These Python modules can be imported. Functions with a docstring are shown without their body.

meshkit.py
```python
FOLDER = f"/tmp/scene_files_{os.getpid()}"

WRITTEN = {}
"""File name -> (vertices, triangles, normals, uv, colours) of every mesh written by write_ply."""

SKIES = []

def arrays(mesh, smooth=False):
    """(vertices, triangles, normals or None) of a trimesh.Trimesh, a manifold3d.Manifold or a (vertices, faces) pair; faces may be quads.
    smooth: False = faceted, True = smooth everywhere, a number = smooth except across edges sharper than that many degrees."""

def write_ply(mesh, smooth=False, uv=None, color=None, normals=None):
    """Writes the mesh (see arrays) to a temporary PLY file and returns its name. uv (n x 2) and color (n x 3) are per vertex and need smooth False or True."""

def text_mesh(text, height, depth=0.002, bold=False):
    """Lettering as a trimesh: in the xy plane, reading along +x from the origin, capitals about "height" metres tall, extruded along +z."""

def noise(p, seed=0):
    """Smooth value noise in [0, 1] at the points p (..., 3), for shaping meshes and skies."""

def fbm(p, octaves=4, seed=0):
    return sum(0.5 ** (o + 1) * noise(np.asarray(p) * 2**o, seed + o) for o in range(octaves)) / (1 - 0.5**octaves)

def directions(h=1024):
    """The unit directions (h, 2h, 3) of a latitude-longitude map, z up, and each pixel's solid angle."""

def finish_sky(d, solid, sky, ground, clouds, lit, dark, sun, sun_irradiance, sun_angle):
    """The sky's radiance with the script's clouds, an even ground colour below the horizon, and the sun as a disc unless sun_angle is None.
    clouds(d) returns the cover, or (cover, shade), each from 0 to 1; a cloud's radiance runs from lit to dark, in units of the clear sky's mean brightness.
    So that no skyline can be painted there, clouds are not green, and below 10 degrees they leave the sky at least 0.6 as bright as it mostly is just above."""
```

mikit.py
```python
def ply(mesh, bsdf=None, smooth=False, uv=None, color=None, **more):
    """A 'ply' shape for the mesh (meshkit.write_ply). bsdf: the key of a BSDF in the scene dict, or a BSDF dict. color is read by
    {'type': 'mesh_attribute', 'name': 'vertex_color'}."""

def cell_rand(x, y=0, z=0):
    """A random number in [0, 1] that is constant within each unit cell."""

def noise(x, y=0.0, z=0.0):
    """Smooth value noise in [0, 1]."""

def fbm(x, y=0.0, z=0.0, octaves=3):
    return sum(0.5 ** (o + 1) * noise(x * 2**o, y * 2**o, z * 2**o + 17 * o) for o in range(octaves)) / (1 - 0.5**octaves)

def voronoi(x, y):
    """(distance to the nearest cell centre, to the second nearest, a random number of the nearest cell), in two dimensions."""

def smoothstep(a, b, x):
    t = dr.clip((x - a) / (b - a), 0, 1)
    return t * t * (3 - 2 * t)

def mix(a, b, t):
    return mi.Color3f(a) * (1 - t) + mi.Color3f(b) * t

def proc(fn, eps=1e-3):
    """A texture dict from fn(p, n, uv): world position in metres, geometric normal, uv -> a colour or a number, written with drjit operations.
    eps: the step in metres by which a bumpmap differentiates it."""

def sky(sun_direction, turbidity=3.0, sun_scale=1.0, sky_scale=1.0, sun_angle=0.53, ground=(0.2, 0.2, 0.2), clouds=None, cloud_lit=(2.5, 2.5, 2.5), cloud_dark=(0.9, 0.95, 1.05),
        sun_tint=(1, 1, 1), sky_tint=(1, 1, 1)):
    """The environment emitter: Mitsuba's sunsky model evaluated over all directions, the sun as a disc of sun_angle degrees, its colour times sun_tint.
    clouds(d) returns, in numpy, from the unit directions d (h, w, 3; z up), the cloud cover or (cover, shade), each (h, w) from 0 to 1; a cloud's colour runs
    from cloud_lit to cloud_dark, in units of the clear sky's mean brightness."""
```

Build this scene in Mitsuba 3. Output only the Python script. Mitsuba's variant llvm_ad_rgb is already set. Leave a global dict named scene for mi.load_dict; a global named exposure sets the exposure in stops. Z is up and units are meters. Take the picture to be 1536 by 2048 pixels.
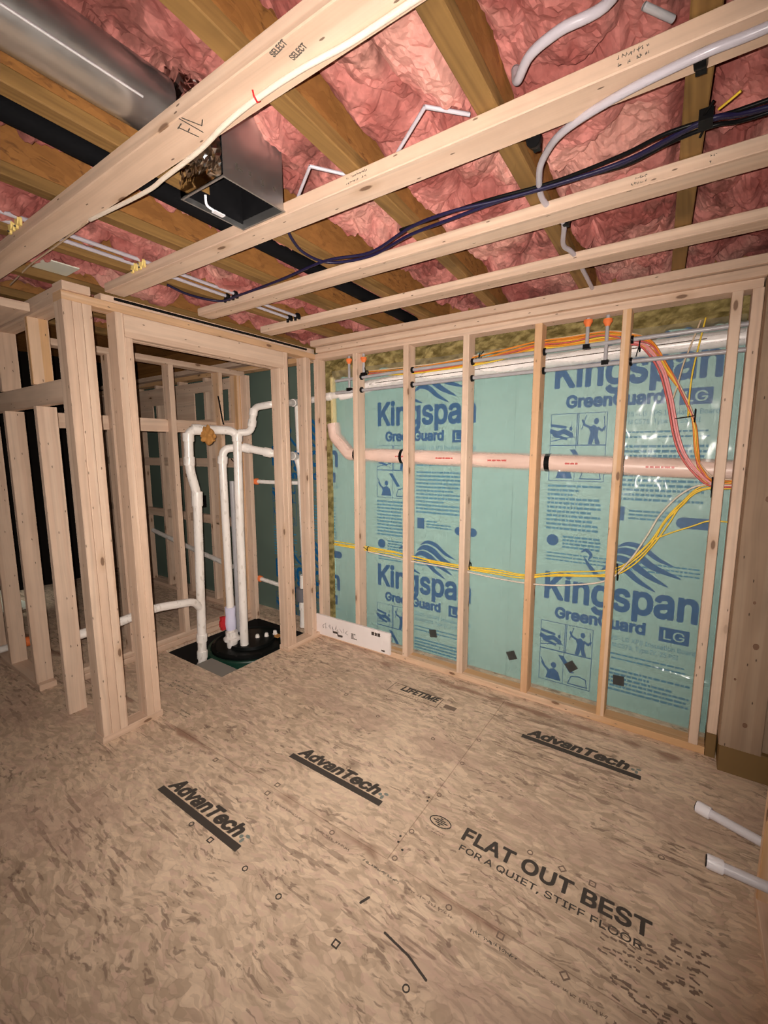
import math, random
import numpy as np, trimesh, shapely
import shapely.geometry as sg
from shapely import affinity
import drjit as dr
import mitsuba as mi
import mikit, meshkit
from mikit import noise, fbm, voronoi, cell_rand, smoothstep, mix, proc

T = mi.ScalarTransform4f
random.seed(7)
rng = np.random.default_rng(7)
scene, labels = {'type': 'scene'}, {}

# ---------------------------------------------------------------- camera, flash, exposure
EYE = np.array([2.2771, -2.4369, 1.4324])
YAW, PITCH, ROLL, FOCAL = .6034, .1369, -.0031, 881.8
FWD = np.array([-math.sin(YAW) * math.cos(PITCH), math.cos(YAW) * math.cos(PITCH), -math.sin(PITCH)])
RIGHT0 = np.array([math.cos(YAW), math.sin(YAW), 0.])
UP0 = np.cross(RIGHT0, FWD)
RIGHT = math.cos(ROLL) * RIGHT0 + math.sin(ROLL) * UP0
UP = math.cos(ROLL) * UP0 - math.sin(ROLL) * RIGHT0
scene['camera'] = {'type': 'perspective', 'fov': math.degrees(2 * math.atan(768 / FOCAL)), 'fov_axis': 'x', 'near_clip': .02, 'far_clip': 60.,
                   'to_world': T().look_at(origin=EYE.tolist(), target=(EYE + FWD).tolist(), up=UP.tolist())}
# the phone's own LED flash, just beside its lens: the only lamp in the unlit basement
FLASH = EYE - .025 * RIGHT + .02 * UP
AIM = FLASH + FWD + .04 * UP - .05 * RIGHT
for nm, w, cut, beam in (('flash', 1.0, 59.5, 4.), ('flash_spill', .055, 86., 30.)):      # the LED's bright core and the wide spill of its lens
    scene[nm] = {'type': 'spot', 'intensity': {'type': 'rgb', 'value': [33.0 * w, 29.5 * w, 26.2 * w]}, 'cutoff_angle': cut, 'beam_width': beam,
                 'to_world': T().look_at(origin=FLASH.tolist(), target=AIM.tolist(), up=UP.tolist())}
# light that falls on the floor of the far room at the left edge
scene['far_room_light'] = {'type': 'spot', 'intensity': {'type': 'rgb', 'value': [5.0, 5.0, 4.4]}, 'cutoff_angle': 17., 'beam_width': 8., 'to_world': T().look_at(origin=[-3.1, -1.9, 2.1], target=[-3.05, -1.30, 0.], up=[1, 0, 0])}
# faint even fill added from all round, with no source in the basement
scene['ambient_fill'] = {'type': 'constant', 'radiance': {'type': 'rgb', 'value': [.0012, .0012, .0014]}}
exposure = 0.2

# ---------------------------------------------------------------- helpers
used = set()
def numbered(name):
    k, i = name, 0
    while k in used:
        i += 1
        k = '%s_%03d' % (name, i)
    used.add(k)
    return k

def thing(name, label, cat, group=None):
    k = numbered(name)
    labels[k] = {'label': label, 'category': cat}
    if group: labels[k]['group'] = group
    return k

def structure(name, label):
    k = numbered(name)
    labels[k] = {'label': label, 'kind': 'structure'}
    return k

def put(key, mesh, bsdf, smooth=False, uv=None, label=None, kind=None):
    if isinstance(mesh, tuple):
        mesh, uv = mesh
    scene[key] = mikit.ply(mesh, 'mat_' + bsdf, smooth=smooth, uv=uv)
    if label or kind:
        d = labels.setdefault(key, {})
        if label: d['label'] = label
        if kind: d['kind'] = kind
    return key

def part(holder, name, mesh, bsdf, smooth=False, uv=None, label=None, kind=None):
    return put(numbered(holder + '__' + name), mesh, bsdf, smooth, uv, label, kind)

def solo(name, mesh, bsdf, label, cat, smooth=False, uv=None, group=None):
    return put(thing(name, label, cat, group), mesh, bsdf, smooth, uv)

board_no = [0]
def board(p0, p1, w, t, side, ch=.0025):
    """A piece of lumber from p0 to p1 (centre line); w across 'side', t across the third direction. Returns (mesh, uv); u runs along the grain."""
    p0, p1 = np.array(p0, float), np.array(p1, float)
    L = np.linalg.norm(p1 - p0); a = (p1 - p0) / L
    s = np.array(side, float); s -= a * (s @ a); s /= np.linalg.norm(s)
    q = np.cross(a, s)
    c = min(ch, w / 4, t / 4); W, H = w / 2, t / 2
    prof = np.array([[-W + c, -H], [W - c, -H], [W, -H + c], [W, H - c], [W - c, H], [-W + c, H], [-W, H - c], [-W, -H + c]])
    board_no[0] += 1
    u0 = 16.0 * board_no[0] + 3.0; per = np.concatenate([[0], np.cumsum(np.linalg.norm(np.roll(prof, -1, 0) - prof, axis=1))])
    V, F, UV = [], [], []
    for i in range(8):
        j = (i + 1) % 8; b = len(V)
        for (pt, vv) in ((prof[i], per[i]), (prof[j], per[i + 1])):
            for (base, u) in ((p0, u0), (p1, u0 + L)):
                V.append(base + s * pt[0] + q * pt[1]); UV.append((u, vv))
        F += [[b, b + 2, b + 3], [b, b + 3, b + 1]]
    for (base, u, flip) in ((p0, u0 + 11, 1), (p1, u0 + 11.3, 0)):
        b = len(V)
        for pt in prof:
            V.append(base + s * pt[0] + q * pt[1]); UV.append((u + pt[0], pt[1] + .3))
        for i in range(1, 7):
            F.append([b, b + i + 1, b + i] if flip else [b, b + i, b + i + 1])
    m = trimesh.Trimesh(np.array(V), np.array(F), process=False)
    return m, np.array(UV)

def bx(lo, hi):
    """A board given as an axis-aligned box; the grain follows its longest side."""
    lo, hi = np.array(lo, float), np.array(hi, float)
    d = hi - lo; k = int(np.argmax(d)); c = (lo + hi) / 2
    p0, p1 = c.copy(), c.copy(); p0[k], p1[k] = lo[k], hi[k]
    i = [x for x in range(3) if x != k]
    s = np.zeros(3); s[i[0]] = 1
    return board(p0, p1, d[i[0]], d[i[1]], s)

def box(lo, hi):
    lo, hi = np.array(lo, float), np.array(hi, float)
    m = trimesh.creation.box(extents=hi - lo); m.apply_translation((lo + hi) / 2)
    return m

def cat(*ms):
    return trimesh.util.concatenate([m for m in ms])

def fillet(pts, r, n=6):
    pts = [np.array(p, float) for p in pts]
    out = [pts[0]]
    for i in range(1, len(pts) - 1):
        a, b, c = pts[i - 1], pts[i], pts[i + 1]
        u, v = a - b, c - b; lu, lv = np.linalg.norm(u), np.linalg.norm(v)
        k = min(r, lu * .45, lv * .45)
        q0, q1 = b + u / lu * k, b + v / lv * k
        for t in np.linspace(0, 1, n): out.append((1 - t) ** 2 * q0 + 2 * t * (1 - t) * b + t * t * q1)
    out.append(pts[-1])
    return np.array(out)

def spline(pts, per=8):
    P = np.array(pts, float); P = np.vstack([2 * P[0] - P[1], P, 2 * P[-1] - P[-2]])
    out = []
    for i in range(1, len(P) - 2):
        for t in np.linspace(0, 1, per, endpoint=False):
            a, b, c, d = P[i - 1:i + 3]
            out.append(.5 * (2 * b + (c - a) * t + (2 * a - 5 * b + 4 * c - d) * t * t + (3 * b - a - 3 * c + d) * t ** 3))
    out.append(P[-2])
    return np.array(out)

def sweep(path, r, n=12, caps=True):
    p = np.asarray(path, float); keep = np.concatenate([[True], np.linalg.norm(np.diff(p, axis=0), axis=1) > 1e-6]); p = p[keep]
    r = np.broadcast_to(r, (len(keep),))[keep] if np.ndim(r) else np.full(len(p), r)
    t = np.gradient(p, axis=0); t /= np.linalg.norm(t, axis=1, keepdims=True)
    ref = np.array([0, 0, 1.]) if abs(t[0, 2]) < .9 else np.array([1., 0, 0])
    a = np.cross(t[0], ref); a /= np.linalg.norm(a)
    V = []
    ang = np.arange(n) * 2 * np.pi / n
    for i in range(len(p)):
        a = a - t[i] * (a @ t[i]); a /= np.linalg.norm(a); b = np.cross(t[i], a)
        V.append(p[i] + r[i] * (np.cos(ang)[:, None] * a + np.sin(ang)[:, None] * b))
    V = np.vstack(V); F = []
    for i in range(len(p) - 1):
        for j in range(n):
            k = (j + 1) % n
            F += [[i * n + j, i * n + k, (i + 1) * n + k], [i * n + j, (i + 1) * n + k, (i + 1) * n + j]]
    if caps:
        c0, c1 = len(V), len(V) + 1
        V = np.vstack([V, p[:1], p[-1:]])
        for j in range(n):
            k = (j + 1) % n
            F += [[c0, k, j], [c1, (len(p) - 1) * n + j, (len(p) - 1) * n + k]]
    return trimesh.Trimesh(V, np.array(F), process=False)

def rod(p0, p1, r, n=12): return sweep([p0, p1], r, n)
def pipe(pts, r, bend=.06, n=16): return sweep(fillet(pts, bend), r, n)
def cable(pts, r, n=7, per=7): return sweep(spline(pts, per), r, n)
def collar(c, axis, r, h, n=20):
    a = np.array(axis, float); a /= np.linalg.norm(a); c = np.array(c, float)
    return sweep([c - a * h / 2, c - a * h * .42, c + a * h * .42, c + a * h / 2], np.array([r * .94, r, r, r * .94]), n)

WALLROT = np.array([[1, 0, 0, 0], [0, 0, -1, 0], [0, 1, 0, 0], [0, 0, 0, 1.]])      # xy plane -> upright, facing -y
def poly_mesh(shape, depth=.0006):
    gs = [g for g in getattr(shape, 'geoms', [shape]) if g.geom_type == 'Polygon' and g.area > 1e-9]
    return cat(*[trimesh.creation.extrude_polygon(g, depth, engine='earcut') for g in gs])

def words(text, width, height, bold=True, slant=0., depth=.0006, heavy=0.):
    if heavy:       # a fatter cut of the same letters
        m0 = meshkit.text_mesh(text, height, .001, bold)
        tri = m0.vertices[m0.faces[m0.face_normals[:, 2] > .5]][:, :, :2]
        g = shapely.union_all([sg.Polygon(t).buffer(1e-6) for t in tri]).buffer(heavy * height)
        m = poly_mesh(g, depth); lo, hi = m.bounds
        m.apply_translation([-lo[0], 0, 0]); m.apply_scale([width / (hi[0] - lo[0]), 1, 1])
        if slant: m.vertices[:, 0] += slant * m.vertices[:, 1]
        return m
    m = meshkit.text_mesh(text, height, depth, bold)
    lo, hi = m.bounds
    m.apply_translation([-lo[0], 0, 0])
    m.apply_scale([width / (hi[0] - lo[0]), 1, 1])
    if slant: m.vertices[:, 0] += slant * m.vertices[:, 1]
    return m

def dashes(w, h, rows, seed, fill=.6, depth=.0005):
    """Rows of unreadable fine print: word-sized strokes."""
    r = random.Random(seed); out = []; lh = h / rows
    for i in range(rows):
        x = 0; y = h - (i + 1) * lh; end = w * (1 if r.random() < .8 else r.uniform(.4, .9))
        while x < end - .008:
            L = min(r.uniform(.010, .034), end - x)
            out.append(sg.box(x, y, x + L, y + lh * fill)); x += L + .005
    return poly_mesh(sg.MultiPolygon(out), depth)

def glyphs(w, h, rows, seed, lw=.009, depth=.0005):
    """Rows of worn, unreadable print: clumps of short strokes."""
    r = random.Random(seed); out = []; lh = h / rows; H = lh * .62; t = max(.0011, H * .13)
    for i in range(rows):
        x = 0; y = h - (i + 1) * lh
        while x < w - lw:
            if r.random() < .14: x += lw; continue
            for _ in range(3):
                a = r.choice((90, 90, 75, 100, 0, 10, 40, 130)) + r.uniform(-8, 8); L = H * r.uniform(.3, .75)
                out.append(affinity.rotate(sg.box(-L / 2, -t / 2, L / 2, t / 2), a, origin=(0, 0)))
                out[-1] = affinity.translate(out[-1], x + r.uniform(0, lw), y + r.uniform(.25, .75) * H)
            x += lw
    return poly_mesh(shapely.union_all(out), depth)

def up(mesh, x, y, z):
    m = mesh.copy(); m.apply_transform(WALLROT); m.apply_translation([x, y, z]); return m
def flat(mesh, x, y, z=0., deg=0.):
    m = mesh.copy()
    if deg: m.apply_transform(trimesh.transformations.rotation_matrix(math.radians(deg), [0, 0, 1]))
    m.apply_translation([x, y, z]); return m

# ---------------------------------------------------------------- materials
def two(b): return {'type': 'twosided', 'bsdf': b}
def principled(color, rough=.6, spec=.5, **k):
    c = {'type': 'rgb', 'value': list(color)} if not isinstance(color, dict) else color
    return two({'type': 'principled', 'base_color': c, 'roughness': rough, 'specular': spec, **k})

def lumber(p, n, uv):
    k = dr.floor(uv.x / 16.0); x = uv.x - 16 * k; v = uv.y
    a, b, c = cell_rand(k, 1), cell_rand(k, 2), cell_rand(k, 3)
    warp = .03 * (noise(x * 1.7, v * 9, k) - .5) + .008 * (noise(x * 7, v * 20, k + 3) - .5)
    ring = fbm(x * .45 + 5, (v + warp) * 70 + 40 * a, k * 3.1, 3)
    fine = fbm(x * 9, (v + warp) * 420, k * 1.7, 2)
    blot = fbm(x * 6, v * 26, k * 5.0, 3)
    base = mix((.57, .405, .30), (.66, .475, .36), a)
    base = mix(base, (.60, .36, .185), smoothstep(.86, .9, b))
    base = mix(base, (.71, .54, .42), smoothstep(.45, .62, noise(x * .9, v * 40, k * 7)) * .55)
    col = base * (1 - .13 * smoothstep(.45, .8, ring)) * (1 - .08 * fine) * (1.06 - .16 * blot)
    d, _, w = voronoi(x * 2.6 + 31 * k, v * 7.0 + 13 * c)
    kn = (1 - smoothstep(.04, .07, d)) * smoothstep(.68, .72, w)
    halo = (1 - smoothstep(.05, .2, d)) * smoothstep(.68, .72, w)
    col = mix(col, (.40, .25, .15), halo * .4)
    col = mix(col, (.13, .065, .035), kn * .85)
    d2, _, w2 = voronoi(x * 8 + 7 * k, v * 26 + 5 * c)
    return mix(col, (.10, .06, .04), (1 - smoothstep(.04, .065, d2)) * smoothstep(.72, .74, w2) * .85)
scene['mat_lumber'] = two({'type': 'principled', 'base_color': proc(lumber), 'roughness': .62, 'specular': .3})

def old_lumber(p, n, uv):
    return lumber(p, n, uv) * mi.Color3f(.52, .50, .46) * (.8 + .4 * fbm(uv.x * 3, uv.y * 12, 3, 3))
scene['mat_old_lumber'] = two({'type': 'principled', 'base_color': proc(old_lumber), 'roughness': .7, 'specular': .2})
def amber_lumber(p, n, uv):
    return lumber(p, n, uv) * mi.Color3f(.97, .80, .60)
scene['mat_amber_lumber'] = two({'type': 'principled', 'base_color': proc(amber_lumber), 'roughness': .62, 'specular': .3})
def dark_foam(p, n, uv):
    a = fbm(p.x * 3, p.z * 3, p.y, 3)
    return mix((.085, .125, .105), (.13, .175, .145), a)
scene['mat_dark_foam'] = two({'type': 'principled', 'base_color': proc(dark_foam), 'roughness': .45, 'specular': .4})  # green foam darkened in its colour, as light alone left these boards too bright
def strands(x, y, tint):
    wx, wy = fbm(x * 7, y * 9, 3, 2) - .5, fbm(x * 8, y * 8, 13, 2) - .5
    X, Y = x + .07 * wy + .02 * (fbm(x * 40, y * 40, 5, 2) - .5), y + .05 * wx + .012 * (fbm(x * 45, y * 45, 25, 2) - .5)
    d, e, w = voronoi(X * 21, Y * 52)
    d2, e2, w2 = voronoi(X * 30 + .25 * Y * 60 + 9.7, Y * 80 - X * 8 + 3.1)
    t = .33 * w + .30 * w2 + .37 * fbm(X * 36, Y * 100, 1, 4)
    dark = smoothstep(.62, .74, fbm(X * 30 + 4, Y * 95, 6, 4)) * smoothstep(.40, .62, noise(x * 9, y * 12, 8))
    edge = (1 - smoothstep(.0, .16, e - d)) * smoothstep(.5, .7, noise(x * 14, y * 30, 2))
    return t, dark, edge, w2
def osb_floor(p, n, uv):
    t, dark, edge, w = strands(p.x, p.y, 0)
    big = fbm(p.x * 1.7, p.y * 1.9, 4.0, 3)
    col = mix((.44, .325, .235), (.74, .575, .43), smoothstep(.12, .88, t + .45 * (big - .5)))
    col = mix(col, (.50, .33, .27), smoothstep(.70, .95, w) * .45)
    col = mix(col, (.13, .08, .06), dark * .55)
    col = mix(col, (.22, .14, .10), edge * .22)
    st = smoothstep(.55, .72, fbm(p.x * 2.6 + 7, p.y * 6.0, 2, 4))
    col = mix(col, (.42, .28, .225), st * .4)
    # reddish damp stains along the panel joints, and scuffs
    j = dr.minimum(dr.abs(p.y + 1.303), dr.abs(p.y + .10) * .7) + .035 * (noise(p.x * 13, p.y * 20, 4) - .35)
    col = mix(col, (.24, .125, .085), (1 - smoothstep(.004, .030, j)) * smoothstep(.35, .65, fbm(p.x * 5, p.y * 9, 3, 3)) * .75)
    sc = smoothstep(.66, .72, fbm(p.x * 9 + p.y * 3, p.y * 60, 12, 3)) * smoothstep(.5, .7, noise(p.x * 3, p.y * 4, 15))
    return mix(col, (.15, .09, .065), sc * .5)
scene['mat_osb_floor'] = two({'type': 'principled', 'base_color': proc(osb_floor), 'roughness': .55, 'specular': .35})
def osb_web(p, n, uv):
    x = p.y; y = dr.select(dr.abs(n.z) > .7, p.x, p.z)
    t, dark, edge, w = strands(x * .8, y * .8, 0)
    col = mix((.19, .08, .024), (.34, .155, .046), t)
    return mix(col, (.12, .05, .02), dark * .6 + edge * .25)
scene['mat_osb_web'] = two({'type': 'principled', 'base_color': proc(osb_web), 'roughness': .6, 'specular': .3})
def flange_wood(p, n, uv):
    g = fbm(p.y * 1.5, p.x * 120, p.z * 120, 3)
    return mix((.27, .155, .052), (.15, .08, .028), g) * (1 - .3 * smoothstep(.5, .7, fbm(p.y * 6, p.x * 20, p.z * 20, 2)))
scene['mat_flange_wood'] = two({'type': 'principled', 'base_color': proc(flange_wood), 'roughness': .65, 'specular': .25})
def pink(p, n, uv):
    a = fbm(p.x * 9, p.y * 8, p.z * 9, 5); b = fbm(p.x * 60 + 9 * a, p.y * 34, p.z * 60, 3); c = fbm(p.x * 150, p.y * 150, p.z * 150, 2)
    f = fbm(p.x * 22 + 5 * a, p.y * 17, p.z * 22, 4)
    col = mix((.25, .075, .066), (.46, .18, .16), smoothstep(.32, .68, a))
    col = mix(col, (.56, .30, .25), smoothstep(.56, .72, fbm(p.x * 3.4 + 9, p.y * 3.2, 2, 4)) * .65)
    col = mix(col, (.13, .05, .042), smoothstep(.50, .64, fbm(p.x * 5 + 3, p.y * 4.4 + 8, 7, 5)) * smoothstep(.38, .60, f) * .8)
    return col * (.50 + .45 * b + .25 * c + .35 * f)
scene['mat_pink_fiberglass'] = two({'type': 'principled', 'base_color': proc(pink), 'roughness': .95, 'specular': .05, 'sheen': .3})
def wool(p, n, uv):
    a = fbm(p.x * 26, p.y * 30, p.z * 34, 5)
    return mix((.12, .09, .03), (.34, .27, .115), smoothstep(.25, .75, a))
scene['mat_mineral_wool'] = two({'type': 'principled', 'base_color': proc(wool), 'roughness': .95, 'specular': .05})
def foam(p, n, uv):
    a = fbm(p.x * 3, p.z * 3, p.y, 3); b = fbm(p.x * 60, p.z * 60, 3, 2)
    return mix((.25, .44, .41), (.31, .50, .47), a) * (.93 + .14 * b)
scene['mat_green_foam'] = two({'type': 'principled', 'base_color': proc(foam), 'roughness': .45, 'specular': .4})
def metal_dirt(p, n, uv): return .26 + .12 * fbm(p.x * 30, p.y * 30, p.z * 30, 3)
scene['mat_galvanised'] = two({'type': 'principled', 'base_color': {'type': 'rgb', 'value': [.62, .62, .62]}, 'metallic': .95, 'roughness': proc(metal_dirt), 'specular': .5})
scene['mat_foil'] = two({'type': 'principled', 'base_color': {'type': 'rgb', 'value': [.85, .84, .82]}, 'metallic': 1.0, 'roughness': .09})
scene['mat_bright_seam'] = two({'type': 'principled', 'base_color': {'type': 'rgb', 'value': [.9, .9, .95]}, 'metallic': .6, 'roughness': .4})  # paler metal than the tube, carrying the seam's bright streak in its colour
def pvc(p, n, uv):
    d = fbm(p.x * 14, p.y * 14, p.z * 5, 3); s = fbm(p.x * 70, p.y * 70, p.z * 25, 2)
    return mix((.76, .72, .69), (.50, .45, .40), smoothstep(.55, .85, d) * .35 + smoothstep(.66, .74, s) * .5)
scene['mat_white_pvc'] = two({'type': 'principled', 'base_color': proc(pvc), 'roughness': .3, 'specular': .5})
def drain(p, n, uv):
    s = fbm(p.x * 5, p.y * 30, p.z * 30, 3)
    return mix((.74, .56, .49), (.60, .43, .37), s)
scene['mat_drain_pvc'] = two({'type': 'principled', 'base_color': proc(drain), 'roughness': .35, 'specular': .5})
for nm, c, r in (('ink', (.055, .045, .038), .7), ('faded_ink', (.20, .14, .105), .75), ('blue_ink', (.004, .085, .235), .5), ('pale_ink', (.04, .19, .31), .6), ('stamp_ink', (.085, .07, .06), .7),
                 ('teal_ink', (.20, .22, .20), .7), ('pex', (.58, .56, .60), .3), ('grey_pex', (.36, .35, .37), .28), ('black_plastic', (.005, .005, .0055), .35), ('purple_cable', (.010, .008, .038), .4),
                 ('white_cable', (.60, .52, .44), .45), ('yellow_cable', (.74, .50, .05), .42), ('orange_cable', (.66, .22, .02), .42), ('red_cable', (.50, .10, .09), .42), ('tan_cable', (.55, .42, .30), .45),
                 ('pink_cable', (.66, .26, .26), .4), ('orange_plastic', (.80, .20, .06), .4), ('yellow_plastic', (.80, .62, .22), .4), ('red_plastic', (.45, .015, .02), .35), ('lilac_pvc', (.62, .62, .80), .3),
                 ('basin_black', (.005, .006, .006), .4), ('basin_green', (.006, .035, .022), .4), ('grey_rubber', (.13, .125, .14), .6), ('white_board', (.76, .70, .69), .55), ('brown_paint', (.17, .10, .035), .6),
                 ('black_pipe', (.004, .004, .005), .85), ('clean_pvc', (.80, .76, .75), .3), ('knot', (.16, .085, .05), .7), ('knot_ring', (.33, .20, .12), .7), ('grey_tube', (.43, .40, .45), .3), ('concrete', (.20, .185, .165), .85), ('foam_seal', (.62, .52, .26), .8), ('rust_foam', (.40, .19, .05), .9), ('pale_sheet', (.75, .76, .66), .5), ('dark_void', (.012, .010, .009), .9), ('wire_white', (.72, .70, .74), .35)):
    scene['mat_' + nm] = principled(c, r, .12 if max(c) < .03 else .45)
scene['mat_clear_film'] = {'type': 'blendbsdf', 'weight': .055, 'a': {'type': 'thindielectric', 'int_ior': 1.5}, 'b': two({'type': 'principled', 'base_color': {'type': 'rgb', 'value': [.72, .76, .74]}, 'roughness': .13, 'specular': 1.0, 'clearcoat': 1.0, 'clearcoat_gloss': .9})}

# ================================================================ FLOOR
floor = structure('floor', 'mottled brown strand board subfloor with black printed markings')
PIT = sg.box(-.755, -.84, -.092, -.012)
def panel(x0, x1, y0, y1, hole=None):
    g = sg.box(x0 + .0015, y0 + .0015, x1 - .0015, y1 - .0015)
    if hole is not None: g = g.difference(hole)
    m = trimesh.creation.extrude_polygon(g, .018, engine='earcut'); m.apply_translation([0, 0, -.018])
    return part(floor, 'panel', m, 'osb_floor')
XR = {0: [-3.4, -2.14, .298, 2.736, 4.4], 1: [-3.4, -.938, 1.50, 3.938, 4.4], 2: [-3.4, -2.14, .298, 2.736, 4.4], 3: [-3.4, -.938, 1.50, 3.938, 4.4]}
YR = {0: (-.077, .30), 1: (-1.296, -.077), 2: (-2.515, -1.296), 3: (-3.734, -2.515)}
panels = {}
for r in YR:
    for a, b in zip(XR[r][:-1], XR[r][1:]):
        panels[r, a] = panel(a, b, *YR[r], hole=PIT if a < -.092 < b or a < -.755 < b else None)
part(floor, 'subfloor_backing', cat(box((-3.4, -3.73, -.06), (-.805, .30, -.0185)), box((-.025, -3.73, -.06), (4.4, .30, -.0185)), box((-.805, -3.73, -.06), (-.025, -.89, -.0185))), 'dark_void', label='dark sub base seen only in the gaps')
pA, pB, pC, pD = panels[1, -.938], panels[1, 1.50], panels[2, .298], panels[1, -.938]
def ink(holder, mesh, m='ink', name='lettering', label=None): part(holder, name, mesh, m, label=label)
def logo(holder, x0, y0, bw, tw, th, m='ink'):
    ink(holder, flat(words('AdvanTech', tw, th, True, .28, heavy=.05), x0 + .018, y0 + .040), m, label='bold slanted AdvanTech lettering')
    ink(holder, flat(poly_mesh(sg.box(0, 0, bw, .029)), x0, y0), m, 'printed_bar')
    drop = sg.Point(0, 0).buffer(.008); ring = shapely.union_all([affinity.translate(drop, .500, .055), affinity.translate(affinity.scale(drop, 1.3, .8), .522, .068), affinity.translate(affinity.scale(drop, .8, 1.4), .515, .045)])
    ink(holder, flat(poly_mesh(ring), x0 - .01, y0), 'teal_ink', 'printed_drops')
logo(pC, .505, -1.583, .525, .455, .055)
logo(pA, .818, -1.120, .522, .455, .052)
logo(pB, 1.680, -.356, .525, .450, .055)
ink(pB, flat(words('FLAT OUT BEST', .610, .055, heavy=.02), 1.680, -1.070), 'ink', label='bold FLAT OUT BEST lettering')
ink(pB, flat(words('FOR A QUIET, STIFF FLOOR', .578, .0245, False, heavy=.012), 1.692, -1.118), 'ink', label='thin FOR A QUIET, STIFF FLOOR lettering')
ov = sg.Point(0, 0).buffer(1, 24)
oval = affinity.scale(ov, .045, .026).difference(affinity.scale(ov, .041, .022)).union(shapely.union_all([affinity.translate(affinity.scale(sg.box(-1, -1, 1, 1), .030 - .012 * abs(k), .0022), 0, k * .0075) for k in (-2, -1, 0, 1, 2)]))
ink(pB, flat(poly_mesh(oval), 1.583, -1.048), 'ink', 'oval_emblem')
ink(pB, flat(glyphs(.080, .022, 2, 5, .006), 1.545, -1.108), 'faded_ink', 'fine_print')
box_l = sg.box(0, 0, .335, .105).difference(sg.box(.004, .004, .331, .101))
ink(pA, flat(cat(words('LIFETIME', .245, .046, True, .2, heavy=.04)), .935, -.322), 'ink', label='LIFETIME lettering inside a printed frame')
ink(pA, flat(poly_mesh(box_l), .868, -.372), 'faded_ink', 'printed_frame')
ink(pA, flat(glyphs(.24, .030, 2, 8), .925, -.364), 'faded_ink', 'fine_print')
ink(pA, flat(poly_mesh(sg.box(0, 0, .07, .035)), 1.235, -.345), 'faded_ink', 'printed_bar')
ink(pA, flat(glyphs(.24, .080, 3, 11, .016), -.30, -1.09), 'ink', 'fine_print')
ink(pA, flat(glyphs(.10, .05, 2, 12, .014), .03, -1.225), 'ink', 'fine_print')
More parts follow.
